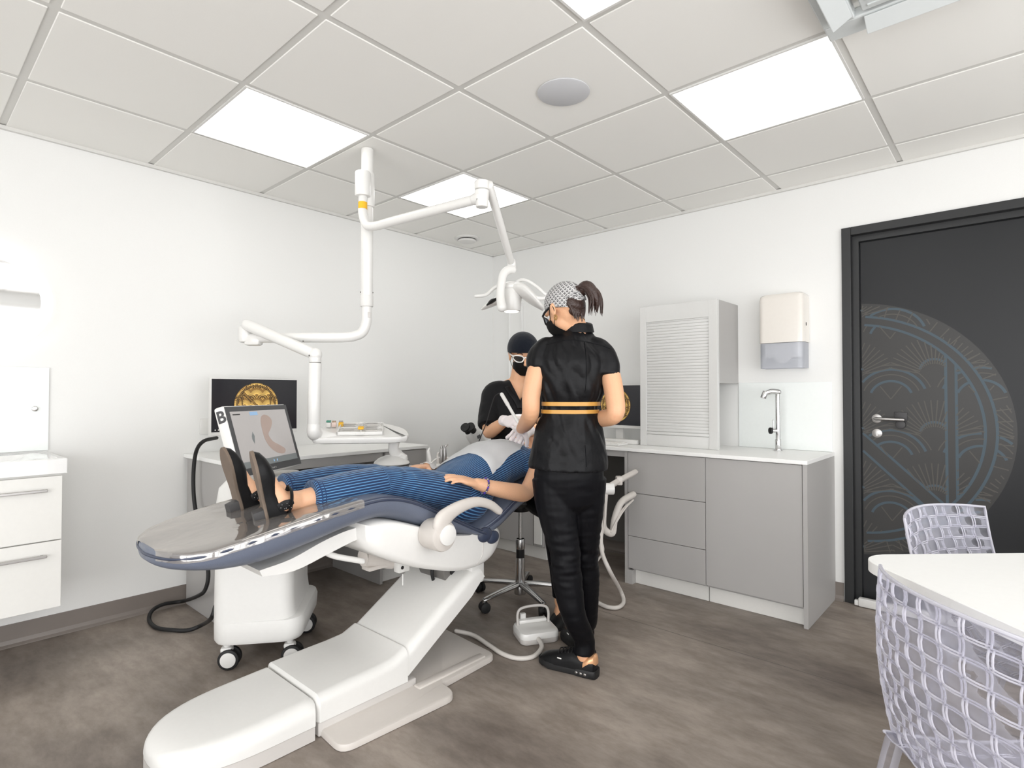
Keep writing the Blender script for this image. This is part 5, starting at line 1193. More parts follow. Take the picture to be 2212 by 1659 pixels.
# tunic
bm = NB()
tube(bm, [A(1227, 1013, 2.49), A(1228, 985, 2.49), A(1230, 930, 2.48), A(1231, 880, 2.47), A(1234, 840, 2.46), A(1239, 790, 2.455), A(1241, 757, 2.46), A(1243, 735, 2.47), A(1244, 716, 2.48)],
     [(.180, .135), (.173, .130), (.147, .116), (.120, .098), (.140, .108), (.166, .112), (.150, .092), (.104, .068), (.070, .062)], ref=ra, n=28, cap='flat')
tube(bm, [A(1215, 752, 2.46), A(1180, 757, 2.45), A(1164, 774, 2.44), A(1165, 794, 2.435)], [.054, .056, .053, .050], n=18, cap='flat')
tube(bm, [A(1268, 752, 2.46), A(1298, 760, 2.44), A(1313, 783, 2.43), A(1315, 812, 2.42)], [.054, .056, .054, .052], n=18, cap='flat')
def tunw(co):
    n = noise.noise_vector(Vector((co.x*9, co.y*9, co.z*6)))*.006+noise.noise_vector(Vector((co.x*22, co.y*22, co.z*16+5)))*.0028
    q = co-A(1232, 880, 2.47); rr3 = Vector((q.x, q.y, 0)); u_ = math.atan2(q.y, q.x)
    k = math.exp(-((q.z-.05)/.10)**2)                       # gathers above the belt and folds below the shoulder blades
    fold = math.sin(u_*13+noise.noise(co*7)*5+q.z*14)*.0035*k + (abs(noise.noise(Vector((u_*2.4+q.z*5, q.z*7, 2))))-.2)*.016*math.exp(-((q.z-.18)/.16)**2)
    fold += (abs(noise.noise(Vector((u_*2+q.z*9, q.z*3, 9))))-.2)*.014*math.exp(-((q.z+.13)/.10)**2)
    return co+n+(rr3.normalized()*fold if rr3.length > .03 else Vector())
tun = part('tunic', organic(bm, .006, 4, tunw), M['blk2'], per)
bv = bvh_of(tun)
sm = NB()
for pxs in ([(1180, 745), (1205, 738), (1232, 734), (1265, 738), (1296, 745), (1318, 753)], [(1263, 740), (1266, 775), (1267, 810), (1264, 848)], [(1264, 962), (1266, 990), (1267, 1008)]):
    q = seam(bv, pxs, .0016); merge(sm, q)
part('stitched_seams', sm, M['trou'], tun)
# collar
bm = NB(); ctr = A(1246, 707, 2.47); cu = (UP*.97-fa*.20+ra*.0).normalized(); cs = ra; cf = cu.cross(cs)
Rg = []
for k, (ra_, rb_, h) in enumerate(((.060, .056, -.012), (.058, .054, .018), (.061, .057, .024), (.068, .064, .020), (.078, .074, -.014), (.074, .070, -.016))):
    Rg.append([ctr+cs*(ra_*math.cos(2*PI*j/32))+cf*(rb_*math.sin(2*PI*j/32))+cu*(h-.004*math.cos(2*PI*j/32)**2) for j in range(32)])
Rg.append(Rg[0]); loft(bm, Rg, capends=False); part('collar', bm, M['blk2'], tun)
def waistband(y, hgt, m, name, off):
    bm = NB(); c = A(1231, y, 2.47); Rg = [[], [], [], []]
    for j in range(64):
        a = 2*PI*j/64; d = (ra*math.cos(a)+fa*math.sin(a)); rr2 = []
        for h in (-hgt/2, 0, hgt/2):
            q = bv.ray_cast(c+UP*h+d*.4, -d); rr2.append((q[0]-c-UP*h).dot(d) if q[0] is not None else .12)
        R1 = max(rr2)+off
        for k, (rx, h) in enumerate(((-.006, -hgt/2), (0, -hgt/2), (0, hgt/2), (-.006, hgt/2))): Rg[k].append((R1+rx, h, d))
    # even the radius out around the ring
    for k in range(4):
        v = [q[0] for q in Rg[k]]
        for _ in range(2): v = [max(v[j], (v[j-1]+v[(j+1) % 64])/2) for j in range(64)]
        Rg[k] = [c+d*x+UP*h for x, (_, h, d) in zip(v, Rg[k])]
    Rg.append(Rg[0]); loft(bm, Rg, capends=False); return part(name, bm, m, per)
bb = waistband(872, .017, M['belt'], 'belt_stripe', .0035); bb['label'] = 'upper gold belt stripe'
b2 = waistband(888.5, .016, M['belt'], 'belt_stripe', .0035); b2['label'] = 'lower gold belt stripe'
# trousers
bm = NB()
tube(bm, [A(1229, 990, 2.49), A(1229, 1025, 2.49), A(1229, 1062, 2.49)], [(.14, .108), (.156, .116), (.146, .105)], ref=ra, n=24)
tube(bm, LL[:-1]+[an1+UP*.088], [r+.0125 for r in LR[:-1]]+[.047], n=20, cap='flat')
tube(bm, RL_[:-1]+[an2+UP*.088], [r+.0125 for r in RR[:-1]]+[.047], n=20, cap='flat')
def trw(co):
    k = math.exp(-((co.z-.50)/.10)**2)*.005+.0015
    n = noise.noise_vector(Vector((co.x*10, co.y*10, co.z*46)))
    return co+Vector((n.x, n.y, 0))*k
trs = part('trousers', organic(bm, .0052, 3, trw), M['trou'], per)
# shoes
def sneaker(heel, toe, name='sneaker', rose=True):
    l = (toe-heel); l.z = 0; l.normalize(); w = l.cross(UP); Q = lambda a, b, c: heel+l*a+w*b+UP*c
    def sec(t, hw, h, z0=.028, n=13, tilt=0):
        return [Q(t+tilt*math.sin(PI*j/(n-1)), hw*math.cos(PI*j/(n-1)), z0+(h-z0)*abs(math.sin(PI*j/(n-1)))**.7) for j in range(n)]
    bm = NB(); rows = [(-.004, .012, .060), (.004, .026, .084), (.025, .034, .088), (.055, .037, .086), (.09, .040, .100), (.115, .042, .098), (.15, .045, .084), (.19, .048, .070), (.225, .046, .060), (.25, .036, .050), (.262, .020, .040)]
    loft(bm, [sec(*r) for r in rows]); o = part(name, bm, M['shoe'], per)
    bm = NB(); out_ = [(-.010, .016), (0, .034), (.05, .040), (.10, .040), (.16, .046), (.20, .050), (.235, .047), (.262, .030), (.272, .01)]
    ring = [(a, b) for a, b in cr(out_, 3)]; ring = ring+[(a, -b) for a, b in reversed(ring)]
    loft(bm, [[Q(a, b*s_, z+(.006 if a > .22 else 0)*(1 if z < .01 else 0)) for a, b in ring] for s_, z in ((.86, .001), (.98, .006), (1.0, .020), (.97, .031), (.9, .034))]); part('sole', bm, M['rubber'], o)
    bm = NB()
    for k in range(5): t = .10+.016*k; tube(bm, [Q(t, -.028, .094-.004*k), Q(t+.004, 0, .106-.005*k), Q(t, .028, .094-.004*k)], .0030, n=6)
    tube(bm, [Q(.10, .036, .088), Q(.098, .042, .07), Q(.10, .044, .045)], .0022, n=6); part('laces', bm, M['black'], o)
    if rose:
        bm = NB(); loft(bm, [sec(a, b+.0018, c+.0016, .056+.012*math.sin(k*1.1), 13) for k, (a, b, c) in enumerate(((-.0065, .012, .090), (.002, .026, .098), (.018, .034, .094), (.034, .0355, .082), (.046, .0362, .072)))]); p_ = part('heel_tab', bm, M['rose'], o, 'rose gold heel tab')
        bm = NB()
        for sgn in (1, -1):
            for a in (.035, .055, .075): ball(bm, Q(a, sgn*.0385, .018), (.008, .004, .006))
        part('air_window', bm, M['steel'], o)
        bm = NB(); obox(bm, Q(.155, -.0405, .060), l, w, UP, (.02, .002, .005), .0005); obox(bm, Q(.155, .0405, .060), l, w, UP, (.02, .002, .005), .0005); part('side_tag', bm, M['wframe'], o)
    return o
sneaker(sh1, st1)
sneaker(sh2, sh2+sl2)
# cap, hair, glasses, mask, earring
def cap_shape(P, rot, s, cut_front=.052, cut_back=-.02, puff=1.08):
    bm = NB(); nu, nvv = 40, 16; rings = []
    for i in range(nvv+1):
        R_ = []
        for j in range(nu):
            ph = 2*PI*j/nu; fx, ry = math.sin(ph), math.cos(ph)
            low = (cut_front+cut_back)/2+(cut_front-cut_back)/2*fx
            th = (PI/2)*(i/nvv); zt = .035+.083*puff
            z = low+(zt-low)*math.sin(th)**1.0
            k = max(0.0, (z-.035)/(.083*puff)) if z > .035 else abs((z-.035)/.083)*.75
            rad = math.sqrt(max(0.0, 1-k*k)); rad = max(rad, .02)
            R_.append(P(.0785*puff*rad*ry, -.012+.0985*puff*rad*fx, z))
        rings.append(R_)
    loft(bm, rings); return bm
bm = cap_shape(HP, hrot, .98, .050, -.05, 1.04)
cap_ = part('scrub_cap', bm, M['cap'], per, 'grey scrub cap with a small dark woven print')
me = cap_.data; ua = me.attributes.new('cap_u', 'FLOAT', 'POINT'); va = me.attributes.new('cap_v', 'FLOAT', 'POINT'); mw = world_of(per)
for i, v in enumerate(me.vertices):
    w_ = mw @ v.co-hc; x_, y_, z_ = w_.dot(hrot.col[0]), w_.dot(hrot.col[1])+.012, w_.dot(hrot.col[2])-.03
    sdv = (-R0*.55-D0*.83); q_ = mw @ v.co-hc; hx_ = sdv.cross(UP)
    uu_ = q_.dot(hx_); vv_ = q_.dot(UP)
    ua.data[i].value = .10*math.asin(max(-1, min(1, uu_/.12))); va.data[i].value = .10*math.asin(max(-1, min(1, (vv_-.03)/.12)))
bm = NB()
hb_ = HP(0, -.098, .036)
pt = [hb_, A(1254, 628, 2.40), A(1268, 620, 2.38), A(1281, 632, 2.37), A(1288, 652, 2.37), A(1289, 672, 2.37)]
tube(bm, pt, [(.020, .020), (.026, .026), (.030, .026), (.030, .022), (.024, .014), (.006, .004)], n=16)
random.seed(5)
for k in range(20):
    a = random.uniform(-1, 1); b = random.uniform(-1, 1); o_ = ra*(.026*a)+fa*(.02*b)
    P_ = [pt[1]+o_*.6, pt[2]+o_+UP*.004*b, pt[3]+o_*1.1, pt[4]+o_*1.1+UP*(-.006*k % .01), pt[5]+o_*1.2-UP*(.004+.018*random.random())-ra*(.01*random.random())]
    tube(bm, P_, [.006, .007, .006, .005, .0008], n=6, k=4)
ball(bm, HP(0, -.080, -.010), (.050, .022, .040), hrot); ball(bm, HP(0, -.062, -.045), (.038, .022, .028), hrot)
for k in range(11):
    a = (k-5)/5; tube(bm, [HP(.044*a, -.076, -.02), HP(.034*a, -.074, -.055), HP(.022*a+.008*math.sin(k*2), -.060, -.088-.012*(k % 2))], [.009, .006, .0008], n=6, k=4)
part('hair', bm, M['hair'], per)
bm = NB(); ball(bm, HP(0, -.098, .036), (.030, .018, .020), hrot)
for s_ in (-1, 1): tube(bm, [HP(.006*s_, -.108, .022), HP(.03*s_, -.100, .0), HP(.05*s_, -.088, .006), HP(.03*s_, -.104, .018)], [(.006, .009)]*4, n=8)
kn = part('cap_knot', bm, M['cap'], cap_)
kn.data.attributes.new('cap_u', 'FLOAT', 'POINT'); kn.data.attributes.new('cap_v', 'FLOAT', 'POINT')
for i, v in enumerate(kn.data.vertices): kn.data.attributes['cap_u'].data[i].value = v.co.x; kn.data.attributes['cap_v'].data[i].value = v.co.z
def face_mask(P, rot, s, root, m, strap=True):
    bm = NB(); Rg = []
    for i, z in enumerate((-.008, -.02, -.036, -.055, -.075, -.094, -.108)):
        w_ = (.040, .056, .063, .063, .058, .048, .034)[i]; f_ = (.098, .112, .116, .110, .100, .092, .080)[i]; row = []
        for j in range(15):
            a = -1+2*j/14; row.append(P(w_*math.sin(a*PI/2)*1.02, f_*(1-.0)-(.055+.02*(i > 1))*abs(a)**2.2+.002*math.sin(i*2.2), z))
        Rg.append(row)
    back_ = [[p-rot.col[1]*.003 for p in r] for r in Rg]
    loft(bm, [r+list(reversed(b)) for r, b in zip(Rg, back_)]); o = part('face_mask', bm, m, root)
    if strap:
        bm = NB()
        for a in (-1, 1):
            tube(bm, [P(a*.060, .045, -.028), P(a*.076, .012, .006), P(a*.084, -.012, .016), P(a*.082, -.02, -.02), P(a*.070, .012, -.055), P(a*.058, .042, -.078)], .0016, n=6)
        part('ear_loop', bm, m, o)
    return o
face_mask(HP, hrot, .98, per, M['mask'])
bm = NB()
for a in (-1, 1): tube(bm, [HP(a*.078, -.012, -.042), HP(a*.080, -.004, -.052), HP(a*.080, -.010, -.064), HP(a*.078, -.018, -.054), HP(a*.078, -.012, -.042)], .0032, n=8)
part('earring', bm, M['gold'], per, 'gold hoop earring')
def glasses(P, rot, root, frame, lens, nm='glasses'):
    bm = NB()
    for a in (-1, 1):
        loop = [(a*.008, .104, .004), (a*.020, .106, .019), (a*.045, .098, .022), (a*.066, .078, .014), (a*.067, .074, -.004), (a*.048, .094, -.017), (a*.022, .106, -.014), (a*.008, .104, .004)]
        tube(bm, [P(*q) for q in loop], .0036, n=8)
        tube(bm, [P(a*.066, .078, .012), P(a*.078, .040, .010), P(a*.080, -.010, .006)], [(.004, .005)]*3, n=8)
    tube(bm, [P(-.010, .104, .010), P(0, .108, .012), P(.010, .104, .010)], .0036, n=8)
    o = part(nm, bm, frame, root)
    for a in (-1, 1):
        bm = NB(); loop = [(a*.008, .104, .004), (a*.020, .106, .019), (a*.045, .098, .022), (a*.066, .078, .014), (a*.067, .074, -.004), (a*.048, .094, -.017), (a*.022, .106, -.014)]
        bm.faces.new([bm.verts.new(P(*q)) for q in loop]); bm.faces.new([bm.verts.new(P(q[0], q[1]-.002, q[2])) for q in loop]); part('lens', bm, lens, o)
    return o
glasses(HP, hrot, per, M['black'], M['lensb'])

# ------------------------------------------------------------ the seated person behind the chair
f2 = (-D0*.98+R0*.10).normalized(); r2 = f2.cross(UP)
dro = sb+UP*.0
den = thing('person', 'person seated behind the patient in dark cap, white glasses, black mask and black blouse', 'person', (dro.x, dro.y, .0))
c2 = A(1130, 766, 3.44); hf2 = (f2*.93-UP*.34+R0*.02).normalized(); hu2 = (UP-hf2*UP.dot(hf2)).normalized()
bm = NB(); HQ, hr2 = head(bm, c2, hf2, hu2, 1.02)
tube(bm, [A(1116, 850, 3.47), A(1118, 826, 3.47), A(1122, 805, 3.46), c2-hu2*.03-hf2*.02], [.06, .052, .050, .055])
tube(bm, [A(1120, 1062, 3.38), A(1118, 1020, 3.40), A(1114, 960, 3.43), A(1112, 905, 3.45), A(1112, 862, 3.47), A(1115, 838, 3.475)], [(.165, .12), (.16, .115), (.125, .095), (.148, .105), (.165, .09), (.10, .06)], ref=r2, n=22)
tube(bm, [A(1068, 848, 3.45), A(1060, 890, 3.38), A(1056, 932, 3.30), A(1070, 925, 3.22), A(1089, 911, 3.13)], [.050, .044, .038, .037, .027], n=16)
tube(bm, [A(1160, 848, 3.45), A(1170, 895, 3.38), A(1176, 930, 3.28), A(1160, 930, 3.16), A(1142, 930, 3.06)], [.050, .044, .038, .037, .027], n=16)
w2 = A(1092, 909, 3.11); fd2 = (A(1122, 912, 2.99)-w2)
GH = dict(curl=(.75, .85, .9, .95), s=1.0, spread=.05)
hand(bm, w2, fd2, (UP*.55+D0*.1-R0*.35-D0*.5), -1, **GH)
w3 = A(1140, 932, 3.05); fd3 = (A(1122, 944, 2.98)-w3)
hand(bm, w3, fd3, (UP*.7+R0*.3), 1, (.5, .6, .6, .7), .98)
tube(bm, [A(1132, 1050, 3.38), A(1165, 1078, 3.22), A(1197, 1110, 3.10), A(1206, 1180, 3.10), A(1211, 1260, 3.10), A(1211, 1300, 3.09)], [.085, .078, .060, .052, .038, .034], n=16)
tube(bm, [A(1100, 1050, 3.38), A(1068, 1068, 3.27), A(1030, 1100, 3.20), A(985, 1170, 3.26), A(962, 1240, 3.30), A(956, 1285, 3.30)], [.085, .078, .060, .052, .038, .034], n=16)
tube(bm, [A(1211, 1312, 3.10), A(1206, 1326, 3.05), A(1202, 1340, 2.98)], [.030, .026, .020], n=12)
tube(bm, [A(956, 1285, 3.30), A(958, 1292, 3.24), A(958, 1300, 3.17)], [.036, .033, .026], n=12)
part('body', organic(bm, .0048, 3), M['skin'], den)
eyes(HQ, 1.02, den, hu2)
bm = NB()
tube(bm, [A(1119, 1040, 3.40), A(1117, 1000, 3.41), A(1113, 955, 3.43), A(1111, 905, 3.45), A(1111, 868, 3.46), A(1113, 842, 3.475), A(1116, 826, 3.48)],
     [(.180, .135), (.170, .128), (.148, .112), (.162, .116), (.176, .106), (.14, .080), (.066, .062)], ref=r2, n=26, cap='flat')
tube(bm, [A(1090, 842, 3.46), A(1066, 850, 3.45), A(1058, 880, 3.40), A(1054, 906, 3.345), A(1054, 920, 3.32)], [.062, .066, .062, .060, .058], n=18, cap='flat')
tube(bm, [A(1140, 842, 3.46), A(1164, 850, 3.45), A(1171, 880, 3.40), A(1176, 906, 3.345)], [.062, .066, .062, .060], n=18, cap='flat')
def dw_(co): return co+noise.noise_vector(co*11)*.006+noise.noise_vector(co*25)*.002
bmt = organic(bm, .006, 4, dw_)
# V neckline: cut the front open between two slanting planes
vt = A(1124, 866, 3.36); nl = A(1096, 812, 3.45); nr_ = A(1150, 812, 3.45)
up_l = (nl-vt); up_r = (nr_-vt)
n_l = up_l.cross(f2).normalized(); n_r = f2.cross(up_r).normalized()
mid = (nl+nr_)/2-vt
if n_l.dot(mid) < 0: n_l = -n_l
if n_r.dot(mid) < 0: n_r = -n_r
for n_ in (n_l, n_r): bmesh.ops.bisect_plane(bmt, geom=bmt.verts[:]+bmt.edges[:]+bmt.faces[:], plane_co=vt, plane_no=n_)
cen = A(1113, 850, 3.47)
kill = [f for f in bmt.faces if (f.calc_center_median()-vt).dot(n_l) > 0 and (f.calc_center_median()-vt).dot(n_r) > 0 and (f.calc_center_median()-cen).dot(f2) > -.03]
bmesh.ops.delete(bmt, geom=kill, context='FACES')
blo = part('blouse', bmt, M['blk'], den)
bv2 = bvh_of(blo)
for pxs in ([(1092, 820), (1097, 835), (1107, 850), (1118, 866), (1124, 880)], [(1146, 822), (1141, 838), (1133, 852), (1126, 866), (1122, 880)]):
    P_ = []
    for x, y in pxs:
        d = ray(x-(2 if pxs[0][0] < 1120 else -2), y+1).normalized(); h = bv2.ray_cast(CAM, d)
        if h[0] is not None and (h[0]-CAM).dot(D0) < 3.6: P_.append(h[0]+f2*.006)
    if len(P_) > 2:
        bm = NB(); tube(bm, P_, [(.014, .004)]*len(P_), ref=r2, n=10); part('lapel', bm, M['blk2'], blo)
bm = NB(); tube(bm, [A(1044, 907, 3.33), A(1054, 917, 3.28), A(1066, 917, 3.31)], [(.010, .004)]*3, n=8); part('sleeve_cuff', bm, M['blk'], blo)
bm = NB()
tube(bm, [A(1130, 1052, 3.38), A(1165, 1079, 3.22), A(1197, 1112, 3.10), A(1204, 1180, 3.10), A(1209, 1250, 3.10), A(1211, 1288, 3.10)], [.096, .090, .073, .064, .050, .047], n=18, cap='flat')
tube(bm, [A(1102, 1052, 3.38), A(1068, 1069, 3.27), A(1030, 1102, 3.20), A(985, 1170, 3.26), A(962, 1240, 3.30), A(958, 1262, 3.30)], [.096, .088, .072, .062, .050, .047], n=18, cap='flat')
tube(bm, [A(1119, 1025, 3.39), A(1119, 1060, 3.38)], [(.168, .125), (.16, .12)], ref=r2, n=22, smooth=False)
part('trousers', organic(bm, .006, 3, wrinkle(.003, 14)), M['trou'], den)
def flat_shoe(heel, toe, root, nm='shoe'):
    l = (toe-heel); l.z = 0; l.normalize(); w = l.cross(UP); Q = lambda a, b, c: Vector((heel.x, heel.y, 0))+l*a+w*b+UP*c
    bm = NB(); rows = [(0, .02, .075), (.02, .032, .082), (.05, .035, .055), (.09, .037, .045), (.13, .041, .055), (.18, .045, .05), (.22, .038, .038), (.245, .015, .025)]
    loft(bm, [[Q(t, hw*math.cos(PI*j/12), .012+(h-.012)*abs(math.sin(PI*j/12))**.7) for j in range(13)] for t, hw, h in rows]); o = part(nm, bm, M['shoe'], root)
    bm = NB(); rg = cr([(-.004, .012), (.01, .032), (.08, .036), (.16, .044), (.22, .038), (.25, .012)], 3); rg = rg+[(a, -b) for a, b in reversed(rg)]
    loft(bm, [[Q(a, b, z) for a, b in rg] for z in (.001, .014)]); part('sole', bm, M['rubber'], o)
flat_shoe(A(1213, 1318, 3.15), A(1198, 1330, 2.9), den); flat_shoe(A(956, 1300, 3.34), A(960, 1310, 3.06), den)
bm = cap_shape(HQ, hr2, 1.02, .040, -.02, 1.20)
part('scrub_cap', bm, M['navy'], den, 'plain dark navy scrub cap')
bm = NB(); Rg = [[HQ(.081*math.cos(2*PI*j/36), -.010+.100*math.sin(2*PI*j/36)*(1 if math.sin(2*PI*j/36) > 0 else .98), z+.012*math.sin(2*PI*j/36)) for j in range(36)] for z in (.028, .040, .062)]
Rg += [[HQ(.078*math.cos(2*PI*j/36), -.010+.097*math.sin(2*PI*j/36), z+.012*math.sin(2*PI*j/36)) for j in range(36)] for z in (.062, .028)]; Rg.append(Rg[0]); loft(bm, Rg, capends=False); part('cap_band', bm, M['navy'], den)
bm = NB()
for a in (-1, 1): tube(bm, [HQ(a*.070, .02, .03), HQ(a*.079, .0, .01), HQ(a*.076, -.02, -.02)], [.006, .007, .004], n=8)
ball(bm, HQ(0, -.08, -.01), (.055, .03, .06), hr2); part('hair', bm, M['hair'], den)
face_mask(HQ, hr2, 1.02, den, M['mask']); glasses(HQ, hr2, den, M['wframe'], M['lens'], 'protective_glasses')
bm = NB(); hand(bm, w2, fd2, (UP*.55+D0*.1-R0*.35-D0*.5), -1, grow=.0016, **GH); tube(bm, [w2-fd2.normalized()*.03, w2+fd2.normalized()*.005], [.031, .030], smooth=False, cap='flat'); part('glove', organic(bm, .0028, 1), M['glove'], den)
bm = NB(); hand(bm, w3, fd3, (UP*.7+R0*.3), 1, (.5, .6, .6, .7), .98, grow=.0016); tube(bm, [w3-fd3.normalized()*.03, w3+fd3.normalized()*.005], [.031, .030], smooth=False, cap='flat'); part('glove', organic(bm, .0028, 1), M['glove'], den)
# gloves of the assistant
gw = A(1126, 927, 2.84); bm = NB(); hand(bm, gw, (A(1118, 940, 3.0)-gw), (UP*.6-D0*.3+R0*.4), 1, (.4, .45, .5, .5), .95, grow=.0016); part('glove', organic(bm, .0028, 1), M['glove'], per)
gw = A(1212, 921, 2.81); bm = NB(); hand(bm, gw, (A(1165, 938, 2.95)-gw), (UP*.8-D0*.3), -1, (.4, .45, .5, .5), .95, grow=.0016); part('glove', organic(bm, .0028, 1), M['glove'], per)
# the instrument held in the gloved hand
t = thing('scaler_handpiece', 'white pen-like handpiece with a thin black cord, held in the white-gloved hand', 'handpiece', A(1100, 885, 3.03))
ia = A(1084, 852, 3.06); ib = A(1122, 918, 2.98)
bm = NB(); tube(bm, [ia, ia.lerp(ib, .35), ia.lerp(ib, .38), ia.lerp(ib, .85), ib], [.0105, .0105, .0088, .0085, .004], smooth=False, n=16); obj('body', bm, M['plas'], t)
bm = NB(); tube(bm, [ib, ib+(ib-ia).normalized()*.02+D0*.004, ib+(ib-ia).normalized()*.035-UP*.01], [.003, .002, .0012], n=8); obj('tip', bm, M['steel'], t)
bm = NB(); tube(bm, [ia, A(1078, 850, 3.08), A(1068, 858, 3.12), A(1059, 885, 3.12), A(1050, 915, 3.12), A(1040, 940, 3.15), A(1032, 960, 3.2)], .0026, n=8); obj('cord', bm, M['rubber'], t)
t = thing('mouth_mirror', 'thin steel mouth mirror held over the patient\'s mouth', 'mouth mirror', A(1130, 940, 2.92))
bm = NB(); tube(bm, [A(1126, 934, 2.93), A(1133, 950, 2.93), A(1142, 966, 2.93)], [.003, .0035, .003], n=8); obj('handle', bm, M['steel'], t)

# ------------------------------------------------------------ the patient
pat = thing('person', 'patient lying on the dental chair in pinstriped blue denim, black shoes and paper bib', 'person', (1.6, -2.1, .62))
PC = 1.60
hp_c = V(PC, -1.285, .935); pf = V(0, -.10, 1).normalized(); pu = V(0, 1, .10).normalized()
bm = NB(); HR, hr3 = head(bm, hp_c, pf, pu, 1.0)
tube(bm, [V(PC, -1.50, .87), V(PC, -1.43, .885), V(PC, -1.37, .90)], [.062, .056, .055])
TOR = [(V(PC, -2.03, .715), .165, .085), (V(PC, -1.95, .745), .170, .095), (V(PC, -1.85, .790), .155, .100), (V(PC, -1.72, .840), .152, .102), (V(PC, -1.60, .862), .165, .095), (V(PC, -1.52, .868), .150, .075), (V(PC, -1.475, .872), .08, .055)]
tube(bm, [p for p, _, _ in TOR], [(a, b) for _, a, b in TOR], ref=V(1, 0, 0), n=24)
NL = [V(1.69, -1.98, .740), V(1.70, -2.18, .800), V(1.70, -2.38, .848), V(1.70, -2.55, .850), V(1.70, -2.70, .838), V(1.70, -2.78, .832), V(1.70, -2.82, .832)]
FL = [V(1.51, -1.98, .740), V(1.50, -2.18, .785), V(1.49, -2.36, .838), V(1.485, -2.55, .845), V(1.48, -2.70, .838), V(1.48, -2.78, .832), V(1.48, -2.82, .832)]
for Lg in (NL, FL): tube(bm, Lg, [.080, .070, .054, .050, .042, .037, .036], n=16)
PF = []
for hl_, ud, sn in ((V(1.70, -2.902, .780), V(.01, -.22, .97), V(-.26, -1, -.15)), (V(1.48, -2.900, .780), V(-.04, -.24, .96), V(-.02, -1, -.2))):
    l_ = ud.normalized(); n_ = (sn-l_*sn.dot(l_)).normalized(); PF.append((hl_, l_, n_)); q = lambda t, c: hl_+l_*t-n_*c
    tube(bm, [q(.030, .050), q(.06, .058), q(.10, .046), q(.15, .034), q(.20, .026)], [.030, .033, .027, .024, .018], n=14)
    tube(bm, [q(.030, .050), q(.045, .078), V(hl_.x, -2.79, .834)], [.031, .034, .036], n=14)
SHn = V(1.80, -1.515, .868); ELn = V(1.870, -1.715, .745); WRn = V(1.815, -1.995, .812)
tube(bm, [V(1.74, -1.52, .87), SHn, V(1.845, -1.61, .815), ELn, V(1.865, -1.78, .752), V(1.84, -1.90, .782), WRn], [.050, .052, .046, .040, .042, .036, .027], n=18)
fdn = (V(1.765, -2.15, .868)-WRn); hand(bm, WRn, fdn, V(.35, .25, .9), 1, (.16, .18, .2, .22), 1.0, tdir=(fdn.normalized()*.9+V(-.35, .1, -.1)), spread=.03)
SHf = V(1.40, -1.515, .868); ELf = V(1.34, -1.73, .76); WRf = V(1.45, -1.985, .850)
tube(bm, [V(1.46, -1.52, .87), SHf, V(1.355, -1.61, .82), ELf, V(1.38, -1.85, .79), WRf], [.050, .052, .046, .040, .036, .027], n=18)
fdf = (V(1.50, -2.16, .880)-WRf); hand(bm, WRf, fdf, V(-.1, .2, .9), -1, (.2, .24, .26, .28), 1.0, spread=.05)
part('body', organic(bm, .0048, 3), M['skinp'], pat)
bm = NB(); ball(bm, HR(0, -.035, .03), (.082, .075, .092), hr3); ball(bm, HR(0, -.02, .10), (.06, .06, .035), hr3); part('hair', bm, M['hair'], pat)
eyes(HR, 1.0, pat, pu)
def striped(name, bm, bones, root, post=None, voxel=.0055, sm_=3, ref=V(0, 0, 1)):
    b2_ = organic(bm, voxel, sm_, post)
    o = part(name, b2_, M['denim'], root); me = o.data; at = me.attributes.new('stripe', 'FLOAT', 'POINT'); mw = world_of(root)
    for i, v in enumerate(me.vertices):
        p = mw @ v.co; best = None
        for a, b, R_ in bones:
            ab = b-a; t_ = max(0, min(1, (p-a).dot(ab)/ab.length_squared)); dd = (p-(a+ab*t_)).length/R_
            if best is None or dd < best[0]: best = (dd, a, ab.normalized(), R_)
        _, a, ax_, R_ = best; rel = p-a; u_ = (ref-ax_*ref.dot(ax_)).normalized(); w_ = ax_.cross(u_)
        at.data[i].value = math.atan2(rel.dot(w_), rel.dot(u_))*R_
    return o
bm = NB()
for Lg, x in ((NL, 0), (FL, 0)):
    tube(bm, Lg[:5]+[V(Lg[5].x, -2.735, .836)], [.090, .084, .071, .069, .067, .066], n=20, cap='flat')
tube(bm, [V(PC, -2.04, .715), V(PC, -1.95, .745), V(PC, -1.86, .78)], [(.178, .095), (.188, .105), (.170, .105)], ref=V(1, 0, 0), n=24)
tube(bm, [V(PC, -2.03, .685), V(PC, -1.94, .685), V(PC, -1.86, .725)], [(.185, .085), (.195, .092), (.175, .09)], ref=V(1, 0, 0), n=24)
def jw(co):
    k = math.exp(-((co.y+2.33)/.06)**2)+.6*math.exp(-((co.y+2.72)/.04)**2)+.25
    n = noise.noise_vector(Vector((co.x*13, co.y*30, co.z*13))); return co+n*.006*k
bones = [(NL[0], NL[2], .085), (NL[2], NL[5], .068), (FL[0], FL[2], .085), (FL[2], FL[5], .068)]
bones = [(a+V(0, 0, .0), b, r) for a, b, r in bones]
tro = striped('trousers', bm, bones, pat, jw)
bm = NB()
for y, zc_, hw, hh in (): pass
for Lg in (NL, FL):
    bm = NB(); c = V(Lg[5].x, -2.728, .836); tube(bm, [c, c+V(0, .004, 0)], .0695, n=24, smooth=False, cap='flat'); tube(bm, [c+V(0, .016, 0), c+V(0, .019, 0)], .0685, n=24, smooth=False, cap='flat'); q = part('trouser_hem', bm, M['denim'], pat)
bm = NB()
tube(bm, [p for p, _, _ in TOR[1:]], [(a+.024 if i_ < 3 else a+.018, b+.022 if i_ < 3 else b+.016) for i_, (_, a, b) in enumerate(TOR[1:])], ref=V(1, 0, 0), n=26)
